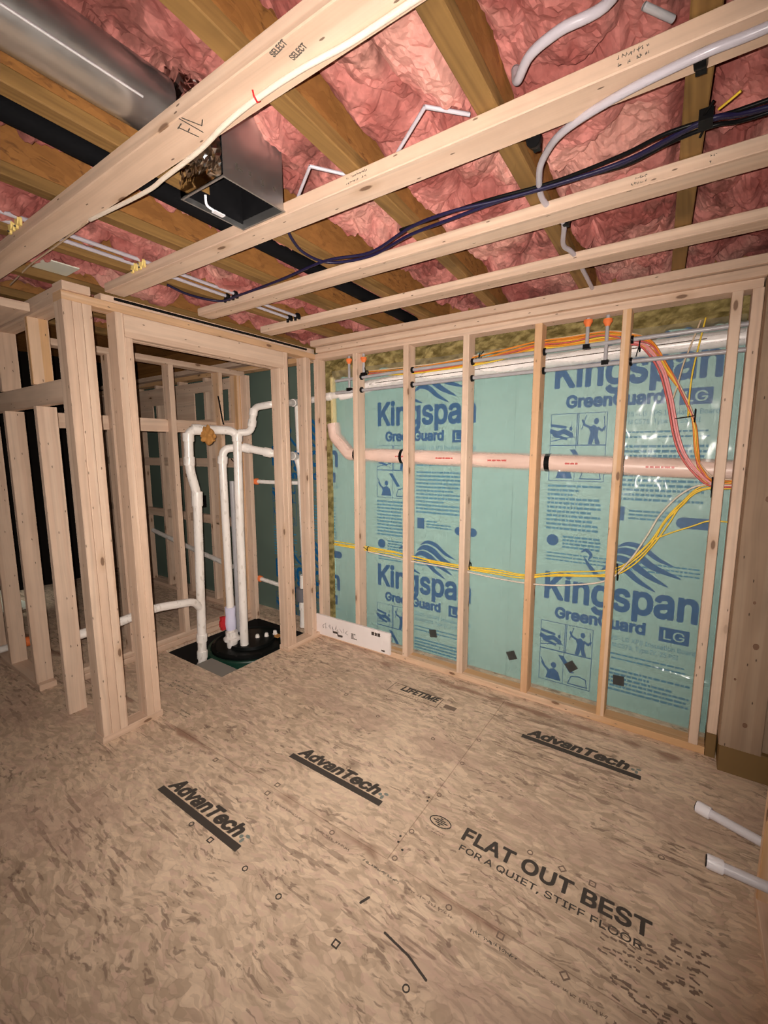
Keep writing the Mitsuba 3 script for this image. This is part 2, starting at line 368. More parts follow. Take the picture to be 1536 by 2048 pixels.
for x0, w, m in ((.93, .22, 'faded_ink'), (1.20, .18, 'faded_ink'), (1.43, .16, 'ink'), (1.60, .19, 'faded_ink'), (1.83, .16, 'ink'), (2.02, .25, 'faded_ink')):
    ink(pC, flat(glyphs(w, .020, 1, int(x0 * 100), .010), x0, -1.352), m, 'fine_print')
for x0, y0, w, h, s in ((2.16, -1.19, .17, .10, 1), (2.33, -1.17, .09, .15, 2), (2.2, -1.29, .20, .06, 3)):
    r = random.Random(s); g = []
    for k in range(int(w * h * 3600)):
        x, y = r.uniform(0, w), r.uniform(0, h)
        g.append(affinity.rotate(sg.box(x, y, x + r.uniform(.006, .022), y + r.uniform(.003, .008)), r.uniform(-20, 20)))
    ink(pB, flat(poly_mesh(shapely.union_all(g)), x0, y0), 'faded_ink', 'smudged_print')
# nailing marks: small printed rings, squares and diamonds
circ = sg.Point(0, 0).buffer(.0105, 12).difference(sg.Point(0, 0).buffer(.0068, 12))
sqr = sg.box(-.011, -.011, .011, .011).difference(sg.box(-.0068, -.0068, .0068, .0068))
def mark(h, x, y, kind, m='ink'):
    g = circ if kind == 'c' else sqr if kind == 's' else affinity.rotate(sqr, 45)
    part(h, 'nailing_mark', flat(poly_mesh(g), x, y), m)
for x, y, k in ((.912, -1.604, 's'), (.789, -1.602, 'c'), (1.113, -1.604, 'c'), (1.283, -1.605, 'c'), (1.528, -1.606, 's'), (1.755, -1.582, 'c'), (.91, -1.33, 's'), (1.265, -1.323, 'c'), (1.755, -1.324, 'c'), (1.919, -1.312, 's'), (.55, -1.33, 's'), (2.1, -1.31, 'd')):
    mark(pC, x, y, k, 'ink' if y < -1.5 else 'faded_ink')
for x, y, k in ((1.512, -1.148, 'c'), (1.520, -1.278, 'c'), (1.515, -.929, 'c'), (1.91, -.984, 'c'), (2.116, -.984, 's'), (1.515, -.70, 'c'), (1.515, -.50, 'c'), (2.30, -.74, 'c'), (2.02, -.985, 'd')):
    mark(pB, x, y, k, 'faded_ink')
for x, y, k in ((.91, -1.274, 's'), (.62, -1.02, 'c'), (.98, -.62, 'c'), (.70, -.55, 's'), (1.32, -.62, 'c'), (.40, -.75, 'c'), (.30, -1.20, 'c'), (1.10, -1.02, 'c')):
    mark(pA, x, y, k, 'faded_ink')
part(pC, 'scratch', flat(poly_mesh(sg.LineString([(0, 0), (.09, -.012), (.16, -.035)]).buffer(.0035)), 1.63, -1.50), 'ink')
part(pC, 'scratch', flat(poly_mesh(sg.LineString([(0, 0), (.012, .028)]).buffer(.004)), 1.515, -1.47), 'ink')
for x, y in ((1.488, -1.19), (1.495, -1.215), (1.525, -1.235), (1.486, -.965), (1.49, -.985)):
    part(pB if x > 1.5 else pA, 'nail_head', flat(poly_mesh(sg.Point(0, 0).buffer(.0045, 6)), x, y), 'ink')

# ================================================================ SUMP PIT
pit = structure('trim_1', 'dark square sump pit opening with a grey concrete shelf and walls coloured dark for shade')
part(pit, 'concrete_shelf', box((-.44, -.845, -.26), (-.065, -.68, -.032)), 'concrete')
part(pit, 'pit_wall', cat(box((-.80, -.87, -.70), (-.765, 0, -.019)), box((-.062, -.87, -.70), (-.03, 0, -.019)), box((-.80, -.885, -.70), (-.03, -.845, -.019)), box((-.80, .004, -.70), (-.03, .03, -.019))), 'dark_void')  # pit walls and bottom coloured near-black to stand in for the shade
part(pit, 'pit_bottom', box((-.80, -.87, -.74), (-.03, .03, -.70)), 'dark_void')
def lathe(prof, c, n=48):
    m = trimesh.creation.revolve(np.array(prof, float), sections=n); m.apply_translation(c); return m
bc = (-.42, -.345, .012)
basin = thing('sump_basin', 'round dark green and black sump basin set in the floor pit', 'sump basin')
part(basin, 'body', lathe([(0, -.66), (.28, -.66), (.298, -.13), (.316, -.125), (.324, -.115), (.324, -.060), (.317, -.050), (.296, -.050), (.292, -.07), (0, -.07)], bc), 'basin_green', 40, label='dark green rim and wall')
lid = part(basin, 'lid', lathe([(0, -.065), (.288, -.065), (.291, -.034), (.268, -.024), (.260, -.034), (.18, -.032), (.175, -.010), (.10, -.006), (0, -.004)], bc), 'basin_black', 40, label='black bolted lid')
for k in range(10):
    a = k * math.pi / 5 + .2
    part(lid, 'bolt', lathe([(0, -.03), (.010, -.03), (.010, -.018), (.006, -.013), (0, -.013)], (bc[0] + .276 * math.cos(a), bc[1] + .276 * math.sin(a), 0), 12), 'black_plastic', 30)
part(lid, 'inspection_plate', box((-.37, -.20, -.018), (-.24, -.08, -.004)), 'basin_black')
part(lid, 'name_plate', box((-.34, -.22, -.006), (-.26, -.17, .002)), 'rust_foam', label='brownish plate')
for (x, y) in ([-0.381, -0.315, 0.000][:2], [-0.345, -0.256, -0.000][:2], [-0.327, -0.186, 0.000][:2]):
    part(lid, 'white_cap', lathe([(0, -.03), (.019, -.03), (.021, .002), (.015, .012), (.015, .022), (.011, .03), (0, .03)], (x, y, 0), 20), 'white_pvc', 40, label='small white vent cap')

# ================================================================ WALLS
HB = 2.088
wb = structure('wall_back', 'bare pine stud wall in front of green foam boards')
SX = [.340 + .4064 * k for k in range(6)]
part(wb, 'bottom_plate', bx((-.06, 0, 0), (2.437, .089, .038)), 'lumber')
part(wb, 'top_plate', bx((-.06, 0, HB), (2.472, .089, HB + .038)), 'lumber')
part(wb, 'upper_top_plate', bx((.028, -.024, HB + .039), (3.2, .070, HB + .076)), 'lumber')
for k, x in enumerate(SX): part(wb, 'stud', bx((x, 0, .038), (x + .038, .089, HB)), 'amber_lumber' if k == 3 else 'lumber', label='more orange toned stud' if k == 3 else None)
part(wb, 'stud', bx((-.022, .002, .038), (.016, .089, HB)), 'lumber')
part(wb, 'stud', bx((2.439, .0, .118), (2.477, .089, HB)), 'lumber')
part(wb, 'sill_block', bx((2.438, -.003, 0), (2.478, .089, .117)), 'brown_paint', label='brown block under the end stud')
wl = structure('wall_left', 'bare pine partition with a framed doorway')
part(wl, 'bottom_plate', bx((-.089, -1.578, 0), (0, -1.276, .038)), 'lumber')
part(wl, 'bottom_plate', bx((-.089, -.352, 0), (0, -.002, .038)), 'lumber')
part(wl, 'top_plate', bx((-.089, -1.572, HB), (0, -.002, HB + .038)), 'lumber')
part(wl, 'upper_top_plate', bx((-.095, -1.40, HB + .039), (-.030, -.002, HB + .076)), 'lumber')
part(wl, 'upper_top_plate', bx((-.089, -1.57, HB + .039), (.010, -1.46, HB + .076)), 'lumber')
for y in (-1.572, -1.5325, -1.493): part(wl, 'stud', bx((-.089, y, .038), (0, y + .038, HB)), 'lumber')
part(wl, 'king_stud', bx((-.089, -1.358, .038), (0, -1.3205, HB)), 'lumber')
part(wl, 'jack_stud', bx((-.089, -1.320, .038), (-.002, -1.282, 1.979)), 'lumber')
part(wl, 'jack_stud', bx((-.089, -.345, .038), (-.002, -.307, 1.979)), 'lumber')
part(wl, 'king_stud', bx((-.089, -.306, .038), (0, -.268, HB)), 'lumber')
part(wl, 'header', bx((-.038, -1.320, 1.980), (.001, -.3065, HB - .001)), 'lumber')
part(wl, 'header', bx((-.089, -1.320, 1.980), (-.051, -.3065, HB - .001)), 'lumber')
part(wl, 'stud', bx((-.089, -.102, .038), (0, -.063, HB)), 'lumber')
part(wl, 'stud', bx((-.089, -.0625, .038), (-.025, -.025, HB)), 'lumber')

wf = structure('wall_front_left', 'pine partition running left from the end of the doorway wall')
for xf in (-.43, -.89, -1.33, -1.75, -2.15):
    part(wf, 'stud', bx((xf - .038, -1.566, .038 if xf < -.5 else 0), (xf, -1.477, 1.662)), 'lumber')
    part(wf, 'cripple_stud', bx((xf - .038, -1.566, 1.768), (xf, -1.477, HB)), 'lumber')
part(wf, 'rail', bx((-3.0, -1.555, 1.6625), (-.091, -1.515, 1.7675)), 'lumber')
part(wf, 'bottom_plate', bx((-3.0, -1.566, 0), (-.852, -1.477, .037)), 'lumber')
part(wf, 'top_plate', bx((-3.0, -1.568, HB), (-.091, -1.475, HB + .038)), 'lumber')
part(wf, 'upper_top_plate', bx((-3.0, -1.560, HB + .039), (-.091, -1.48, HB + .076)), 'lumber')
part(wf, 'nailer', bx((-2.6, -1.70, HB + .005), (-.35, -1.575, HB + .043)), 'lumber')

wi = structure('wall_inner', 'dim pine stud partition seen through the doorway')
part(wi, 'bottom_plate', bx((-.86, -1.40, 0), (-.775, -.02, .038)), 'lumber')
part(wi, 'bottom_plate', bx((-.86, -1.40, .038), (-.785, -.02, .076)), 'lumber')
part(wi, 'top_plate', bx((-.86, -1.40, 2.04), (-.77, -.02, 2.078)), 'lumber')
for y in (-1.06, -.665, -.268): part(wi, 'stud', bx((-.859, y, .076), (-.771, y + .038, 2.04)), 'lumber')
for y in (-.10, -.062): part(wi, 'stud', bx((-.859, y, .076), (-.771, y + .0375, 2.04)), 'lumber')
part(wi, 'stud', bx((-.77, -.062, .0), (-.70, -.025, 2.04)), 'lumber')
for y0, y1 in ((-1.40, -1.061), (-1.021, -.666), (-.626, -.269), (-.229, -.101)):
    part(wi, 'blocking', bx((-.859, y0, 1.575), (-.82, y1, 1.665)), 'lumber')

wbl = structure('wall_back_left', 'dark framed wall far behind the doorway partition')
for k in range(7):
    x = -.93 - .4064 * k
    part(wbl, 'stud', bx((x - .038, .0, .038), (x, .089, HB)), 'lumber')
    part(wbl, 'blocking', bx((x - .367, .005, .765), (x - .039, .045, .845)), 'lumber')
    part(wbl, 'blocking', bx((x - .367, .005, 1.295), (x - .039, .045, 1.375)), 'lumber')
part(wbl, 'bottom_plate', bx((-3.4, 0, 0), (-.862, .089, .037)), 'lumber')
part(wbl, 'top_plate', bx((-3.4, 0, HB), (-.10, .089, HB + .038)), 'lumber')
part(wbl, 'upper_top_plate', bx((-3.4, .02, HB + .06), (-.10, .095, HB + .10)), 'lumber')
band = sg.box(-3.3, 1.66, -.95, 2.05)
for x, z, w, h in ((-2.22, 1.76, .20, .13), (-1.50, 1.72, .25, .24), (-1.12, 1.70, .12, .26), (-2.9, 1.75, .2, .15)): band = band.difference(sg.box(x, z, x + w, z + h))
part(wbl, 'header_board', up(trimesh.creation.extrude_polygon(band, .012, engine='earcut'), 0, -.002, 0), 'lumber', uv=None) if 0 else None
m = up(trimesh.creation.extrude_polygon(band, .012, engine='earcut'), 0, -.002, 0)
part(wbl, 'header_board', m, 'lumber', uv=np.stack([m.vertices[:, 0] + 16 * 300 + 6, m.vertices[:, 2]], 1), label='pale header board with square cut-outs')
wfar = structure('wall_far_left', 'dark wall closing the far end of the next room')
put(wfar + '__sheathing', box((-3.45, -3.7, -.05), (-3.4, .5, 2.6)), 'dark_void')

wr = structure('wall_right', 'right hand partition with its end stud and bottom plate')
part(wr, 'bottom_plate', bx((2.552, -3.6, .0), (2.641, -.748, .038)), 'lumber')
part(wr, 'stud', bx((2.552, -.786, .038), (2.641, -.748, HB)), 'lumber')
for y in (-1.19, -1.60, -2.0, -2.41): part(wr, 'stud', bx((2.552, y, .038), (2.641, y + .038, HB)), 'lumber')
part(wr, 'top_plate', bx((2.552, -3.6, HB), (2.641, -.748, HB + .038)), 'lumber')
post = thing('corner_post', 'thick knotty wooden post at the right end of the green wall', 'post')
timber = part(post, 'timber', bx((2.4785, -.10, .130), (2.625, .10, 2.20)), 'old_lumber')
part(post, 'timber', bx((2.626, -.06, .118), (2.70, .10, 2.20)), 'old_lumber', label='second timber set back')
part(post, 'base_block', bx((2.484, -.088, 0), (2.70, .10, .1295)), 'brown_paint', label='dark brown base block')

for k, (x, z, r) in enumerate(((2.551, 1.236, .011), (2.566, .612, .012), (2.545, .80, .006), (2.56, .252, .010), (2.60, 1.45, .008), (2.53, 1.62, .006), (2.51, .45, .005))):
    part(timber, 'knot', up(poly_mesh(affinity.scale(sg.Point(0, 0).buffer(r, 8), .85, 1.15)), x, -.1003, z), 'knot')
# ================================================================ FOAM BOARDS WITH PRINT
FY = .205
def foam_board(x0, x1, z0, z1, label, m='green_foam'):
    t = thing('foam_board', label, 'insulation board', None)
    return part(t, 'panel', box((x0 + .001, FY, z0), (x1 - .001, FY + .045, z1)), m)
def crescent(pts, w):
    """A tapering feather along a curve."""
    p = spline(pts, 8); n = len(p); L, R = [], []
    for i in range(n):
        d = p[min(i + 1, n - 1)] - p[max(i - 1, 0)]; d /= np.linalg.norm(d) + 1e-9
        k = w * math.sin(math.pi * (i + .6) / (n + .6)) ** .8
        L.append(p[i, :2] + k * np.array([-d[1], d[0]])); R.append(p[i, :2] - k * np.array([-d[1], d[0]]))
    return sg.Polygon(L + R[::-1]).buffer(0)
def emblem():
    g = [crescent([(.0, .02, 0), (.06, .055, 0), (.13, .045, 0), (.21, -.01, 0), (.30, -.055, 0)], .017),
         crescent([(.02, .065, 0), (.08, .10, 0), (.16, .085, 0), (.25, .03, 0), (.36, -.02, 0)], .020),
         crescent([(.05, .115, 0), (.11, .145, 0), (.19, .13, 0), (.28, .075, 0), (.42, .03, 0)], .021),
         crescent([(.08, .16, 0), (.14, .185, 0), (.22, .17, 0), (.30, .12, 0), (.38, .09, 0)], .014),
         crescent([(-.10, .085, 0), (-.06, .03, 0), (.0, -.02, 0), (.08, -.05, 0)], .012),
         crescent([(-.12, .11, 0), (-.09, .125, 0), (-.06, .10, 0), (-.075, .07, 0)], .010)]
    return poly_mesh(affinity.scale(shapely.union_all(g), .88, 1.0, origin=(0, 0)))
def man(kind):
    if kind == 0:   # figures carrying a board
        g = [sg.LineString([(.0, .085), (.05, .07), (.11, .085), (.17, .06)]).buffer(.016), sg.Point(.165, .10).buffer(.013), sg.LineString([(.02, .06), (.13, .035)]).buffer(.009), sg.LineString([(.0, .125), (.12, .11)]).buffer(.009), sg.LineString([(.0, .02), (.19, .05)]).buffer(.003), sg.box(.17, .0, .173, .15), sg.box(.0, .042, .21, .045)]
    elif kind == 1:  # a worker at a wall
        g = [sg.Polygon([(.06, .0), (.075, .07), (.06, .10), (.10, .115), (.135, .09), (.13, .05), (.15, .0), (.115, .0), (.105, .04), (.09, .0)]), sg.Point(.115, .135).buffer(.018), sg.LineString([(.07, .10), (.03, .115), (.015, .14)]).buffer(.007), sg.LineString([(.13, .095), (.16, .08), (.18, .10)]).buffer(.007), sg.LineString([(.04, .17), (.01, .09)]).buffer(.003), sg.LineString([(.17, .16), (.18, .08)]).buffer(.003)]
    else:            # a kneeling worker with a tool
        g = [sg.Polygon([(.03, .0), (.05, .06), (.085, .075), (.12, .055), (.14, .0)]), sg.Point(.085, .095).buffer(.019), sg.LineString([(.05, .055), (.02, .075), (.0, .10)]).buffer(.007), sg.Polygon([(.115, .17), (.20, .07), (.23, .075), (.15, .17)]), sg.LineString([(-.01, .13), (.06, .02)]).buffer(.003), sg.Polygon([(.19, .0), (.21, .05), (.26, .06), (.31, .05), (.32, .0)]).boundary.buffer(.003)]
    return g
def printing(t, x, zk, seed, off=0., full=True):
    """One repeat of the board's blue print. x, zk: lower left of the big word."""
    y = FY - .0003
    E = lambda n, m, px, pz, c='blue_ink', label=None: part(t, n, up(m, px, y, pz), c, label=label)
    E('emblem', emblem(), x + .295, zk + .185)
    E('lettering', words('Kingspan', .752, .152, True, heavy=.022), x, zk, label='large blue Kingspan lettering')
    E('lettering', words('GreenGuard', .465, .060, True, heavy=.05), x + .066, zk - .112, 'blue_ink', 'blue GreenGuard lettering')
    lg = sg.box(0, 0, .132, .078)
    E('printed_box', poly_mesh(lg), x + .592, zk - .130)
    part(t, 'lettering', up(words('LG', .092, .048, False, heavy=.012), x + .612, y - .0006, zk - .115), 'green_foam', label='LG lettering reversed out of a blue box')
    E('fine_print', words('GG25-LG XPS Insulation Board', .43, .024, False), x + .325, zk - .175, 'pale_ink')
    E('fine_print', words('ASTM C578, Type IV, 25 PSI', .36, .024, False), x + .325, zk - .215, 'pale_ink')
    E('fine_print', dashes(.40, .05, 2, seed + 1, .35), x + .325, zk - .285, 'pale_ink')
    fr = sg.box(0, 0, .29, .175).difference(sg.box(.003, .003, .287, .172))
    g = [fr, sg.box(.137, .0, .141, .175), sg.box(.145, 0, .149, .175)]
    g += [affinity.translate(affinity.scale(q, .62, .85, origin=(0, 0)), .006, .006) for q in man(0)]
    g += [affinity.translate(affinity.scale(q, .68, .92, origin=(0, 0)), .158, .004) for q in man(1)]
    fr2 = affinity.translate(sg.box(0, 0, .29, .20).difference(sg.box(.003, .003, .287, .197)), 0, -.20)
    g += [fr2, affinity.translate(sg.box(.137, 0, .1395, .2), 0, -.2)] + [affinity.translate(affinity.scale(q, .80, .95, origin=(0, 0)), .016, -.185) for q in man(2)]
    E('illustration', poly_mesh(shapely.union_all([q.buffer(0) for q in g])), x - .010, zk - .32, label='blue line drawings of workers handling boards')
    if full:
        E('fine_print', dashes(.285, .27, 11, seed + 2, .5), x - .01, zk - .80, 'pale_ink')
        E('fine_print', dashes(.40, .30, 12, seed + 3, .5), x + .325, zk - .61, 'pale_ink')
        E('printed_box', poly_mesh(sg.Point(0, 0).buffer(.033)), x + .03, zk - .865)
        E('fine_print', dashes(.20, .08, 4, seed + 4, .55), x + .085, zk - .905, 'pale_ink')
        E('printed_box', poly_mesh(sg.box(0, 0, .055, .075)), x + .335, zk - .72)
        E('fine_print', dashes(.19, .06, 3, seed + 5, .5), x + .41, zk - .71, 'pale_ink')
        E('printed_box', poly_mesh(sg.LineString([(.03, .03), (.13, .03)]).buffer(.028)), x + .62, zk - .74)
        E('fine_print', dashes(.74, .06, 3, seed + 6, .4), x, zk - .985, 'pale_ink')
    else:
        E('fine_print', dashes(.42, .14, 6, seed + 3, .5), x + .325, zk - .47, 'pale_ink')
BX = [-3.40, -2.45, -1.25, -.045, 1.405, 2.625, 3.845]
bl = ['darkened green foam board far behind the inner partition, leftmost', 'darkened green foam board in the gloom behind the inner partition, right of the leftmost one', 'dim green printed foam board seen through the doorway behind the pipes', 'green foam board with blue print at the left of the stud wall', 'green foam board with blue print at the right of the stud wall', 'strip of green foam board beyond the end stud by the post']
fb = []
for k in range(6):
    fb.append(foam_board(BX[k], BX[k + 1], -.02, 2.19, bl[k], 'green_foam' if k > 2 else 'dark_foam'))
printing(fb[3], .405, 1.618, 10)
printing(fb[3], .400, .437, 20, full=False)
printing(fb[4], 1.622, 1.782, 30)
printing(fb[4], 1.620, .568, 40, full=False)
printing(fb[2], -.73, 1.32, 50)
printing(fb[2], -.73, .32, 60, full=False)
for k, (x, z, a) in enumerate(((.879, .159, 10), (1.441, .149, 25), (1.794, .177, 40), (2.043, .166, 3))):
    q = affinity.rotate(sg.box(-.027, -.027, .027, .027), a)
    solo('black_sticker', up(trimesh.creation.extrude_polygon(q, .004, engine='earcut'), x, .1975, z), 'black_plastic', ['small black square patch low on the left printed board, between second and third studs', 'tilted black square patch beside the fourth stud, low on the plastic sheet', 'small black diamond patch low in the bay right of the fourth stud', 'small upright black square patch low in the bay right of the fifth stud'][k], 'patch', group='black patches along the foot of the green boards')

# mineral wool along the top and in the corner
def woolly(x0, x1, z0, z1, y, seed, res=.012, amp=.05):
    nx, nz = max(2, int((x1 - x0) / res)), max(2, int((z1 - z0) / res))
    X, Zz = np.meshgrid(np.linspace(x0, x1, nx + 1), np.linspace(z0, z1, nz + 1), indexing='ij')
    P = np.stack([X, X * 0 + y, Zz], -1)
    d = meshkit.fbm(P * np.array([14, 14, 22]) + seed * 9.1, 4, seed) - .5
    edge = (meshkit.fbm(P * np.array([11, 1, 0]) + seed, 3, seed + 5) - .5) * .10 * (1 - (Zz - z0) / (z1 - z0))
    P[..., 1] -= amp * d * 1.6; P[..., 2] += edge
    B = P.copy(); B[..., 1] = y + .04
    V = np.vstack([P.reshape(-1, 3), B.reshape(-1, 3)]); N = (nx + 1) * (nz + 1); F = []
    id = lambda i, j: i * (nz + 1) + j
    for i in range(nx):
        for j in range(nz):
            a, b, c, e = id(i, j), id(i + 1, j), id(i + 1, j + 1), id(i, j + 1)
            F += [[a, b, c], [a, c, e], [N + a, N + c, N + b], [N + a, N + e, N + c]]
    ring = [id(i, 0) for i in range(nx)] + [id(nx, j) for j in range(nz)] + [id(i, nz) for i in range(nx, 0, -1)] + [id(0, j) for j in range(nz, 0, -1)]
    for q, w in zip(ring, ring[1:] + ring[:1]): F += [[q, N + q, N + w], [q, N + w, w]]
    return trimesh.Trimesh(V, np.array(F), process=False)
solo('mineral_wool_batt', woolly(-.11, 1.16, 1.985, 2.205, .155, 3), 'mineral_wool', 'brown yellow mineral wool strip above the left printed board', 'insulation')
solo('mineral_wool_batt', woolly(1.16, 2.75, 2.00, 2.205, .155, 4), 'mineral_wool', 'brown yellow mineral wool strip above the right printed board', 'insulation')
solo('mineral_wool_batt', woolly(-.125, -.03, .03, 1.99, .17, 5, .025, .02), 'mineral_wool', 'narrow upright brown wool strip in the corner beside the green wall', 'insulation')

# the clear plastic sheet between studs and boards
def film():
    x0, x1, z0, z1 = .045, 2.437, .040, 2.02
    nx, nz = 300, 250
    X, Zz = np.meshgrid(np.linspace(x0, x1, nx + 1), np.linspace(z0, z1, nz + 1), indexing='ij')
    P = np.stack([X, X * 0, Zz], -1)
    sx = np.abs(((X - .359) / .4064) % 1 - .5) * 2          # 1 at a stud, 0 in mid-bay
    d = meshkit.fbm(P * np.array([2.2, 1, 1.6]) + 3, 3, 2) - .5
    w = meshkit.fbm(P * np.array([9, 1, 4.5]) + 8 + 1.2 * d[..., None], 3, 6) - .5
    fold = np.exp(-((Zz - .33 + .10 * (X - 2.2) + .015 * np.sin(X * 9)) / .012) ** 2) * np.clip((X - 1.95) * 4, 0, 1)
    P[..., 1] = .116 + .016 * (1 - sx) + .028 * d * (1.1 - sx) + .022 * w - .010 * fold
    V = P.reshape(-1, 3); i, j = np.meshgrid(np.arange(nx), np.arange(nz), indexing='ij'); a = (i * (nz + 1) + j).ravel()
    F = np.vstack([np.stack([a, a + nz + 1, a + nz + 2], 1), np.stack([a, a + nz + 2, a + 1], 1)])
    return trimesh.Trimesh(V, F, process=False)
solo('plastic_sheet', film(), 'clear_film', 'clear glossy plastic sheet hung over the green printed boards', 'plastic sheet', smooth=True)

# white offcut standing in the corner
wc = thing('white_board_offcut', 'white board offcut leaning on the studs in the corner', 'board')
wcp = part(wc, 'panel', box((-.034, -.020, .022), (.658, -.004, .179)), 'white_board')
part(wcp, 'lettering', up(dashes(.075, .030, 1, 3, .8), .50, -.0202, .135), 'ink', label='black printed mark near the right end')
part(wcp, 'printed_bar', up(poly_mesh(sg.box(0, 0, .05, .016)), .135, -.0202, .062), 'ink')
part(wcp, 'printed_bar', up(poly_mesh(sg.box(0, 0, .05, .016)), .18, -.0202, .045), 'ink')
part(wcp, 'printed_block', up(dashes(.05, .045, 4, 9, .7), .315, -.0202, .06), 'stamp_ink')
part(wcp, 'printed_block', up(dashes(.04, .014, 1, 19, .8), .585, -.0202, .034), 'ink')
rs = random.Random(4); scr = []
for k in range(9):
    x = .03 + .028 * k; pts = [(x + rs.uniform(0, .03), .10 + rs.uniform(-.025, .03)) for _ in range(4)]
    scr.append(sg.LineString(pts).buffer(.0012))
part(wcp, 'scribble', up(poly_mesh(shapely.union_all(scr)), 0, -.0202, 0), 'stamp_ink', label='faint handwritten scribble')

# ================================================================ CEILING
ceil = structure('ceiling', 'open ceiling of wooden joists with nailed furring strips')
JO = [(-1.00, -1.02), (-.60, -.62), (-.20, -.22), (.21, .19), (.63, .56), (1.05, .92), (1.62, 1.305), (1.893, 1.788), (2.36, 2.158), (2.66, 2.58), (3.06, 2.98)]
YA, YB, ZJ = -3.7, .28, 2.2095
JZ = .241
for (xa, xb) in JO:
    j = numbered('ceiling__joist')
    for n, z, h in (('bottom_flange', ZJ, .038), ('top_flange', ZJ + JZ - .038, .038)):
        put(j + '__' + n, board((xa, YA, z + h / 2), (xb, YB, z + h / 2), .050, h, (1, 0, 0), .003)[0], 'flange_wood')
    put(j + '__web', board((xa, YA, ZJ + JZ / 2), (xb, YB, ZJ + JZ / 2), .0095, JZ - .075, (1, 0, 0), .001)[0], 'osb_web')
part(ceil, 'subfloor', box((-3.4, -3.7, ZJ + JZ), (4.4, .4, ZJ + JZ + .018)), 'osb_web')
part(ceil, 'rim_board', box((-3.4, .285, ZJ), (4.4, .32, ZJ + JZ)), 'osb_web')
# furring strips across the joists
FZ = 2.1695
FUR = [(-2.6, -1.806, 3.3, -1.790), (-.02, -1.385, 3.3, -1.360), (.004, -.925, 3.3, -.898), (.004, -.495, 3.3, -.468), (.004, -.052, 3.3, -.030)]
fur = []
for (xa, ya, xb, yb) in FUR:
    w = .089
    m, uv = board((xa, ya + w / 2, FZ + .019), (xb, yb + w / 2, FZ + .019), w, .038, (0, 1, 0))
    fur.append(part(ceil, 'furring_strip', m, 'lumber', uv=uv))
def stamp(holder, text, x, y, w, h, face, m='stamp_ink', deg=180):
    q = words(text, w, h)
    q.apply_transform(trimesh.transformations.rotation_matrix(math.radians(deg), [0, 0, 1]))
    if face == 'bottom':
        q.apply_transform(np.diag([1, -1, -1, 1.])); q.apply_translation([x, y, FZ - .0002])
    else:
        q.apply_transform(WALLROT); q.apply_translation([x, y - .0005, FZ + .019])
    part(holder, 'stamp', q, m)
stamp(fur[0], 'SELECT', 1.60, -1.752, .042, .012, 'bottom', deg=8)
stamp(fur[0], 'SELECT', 1.575, -1.778, .042, .012, 'bottom', deg=8)
fl = [sg.LineString(p).buffer(.0011) for p in ([(0, 0), (.004, .045)], [(0, .045), (.02, .043)], [(.002, .024), (.016, .024)], [(.022, -.004), (.034, .05)], [(.040, .046), (.042, .004), (.062, .008)])]
q = poly_mesh(shapely.union_all(fl)); q.apply_transform(trimesh.transformations.rotation_matrix(math.radians(18), [0, 0, 1])); q.apply_transform(np.diag([1, -1, -1, 1.])); q.apply_translation([1.265, -1.735, FZ - .0002])
part(fur[0], 'handwriting', q, 'ink', label='pencilled F/L')
for k, (f, x, w) in enumerate(((1, 2.10, .06), (1, 1.42, .08), (2, 2.08, .045), (2, 2.26, .03))):
    yy = FUR[f][1] + (FUR[f][3] - FUR[f][1]) * (x - FUR[f][0]) / (FUR[f][2] - FUR[f][0])
    part(fur[f], 'stamp', up(glyphs(w, .026, 2, 70 + k, .008), x, yy - .0004, FZ + .008), 'stamp_ink')

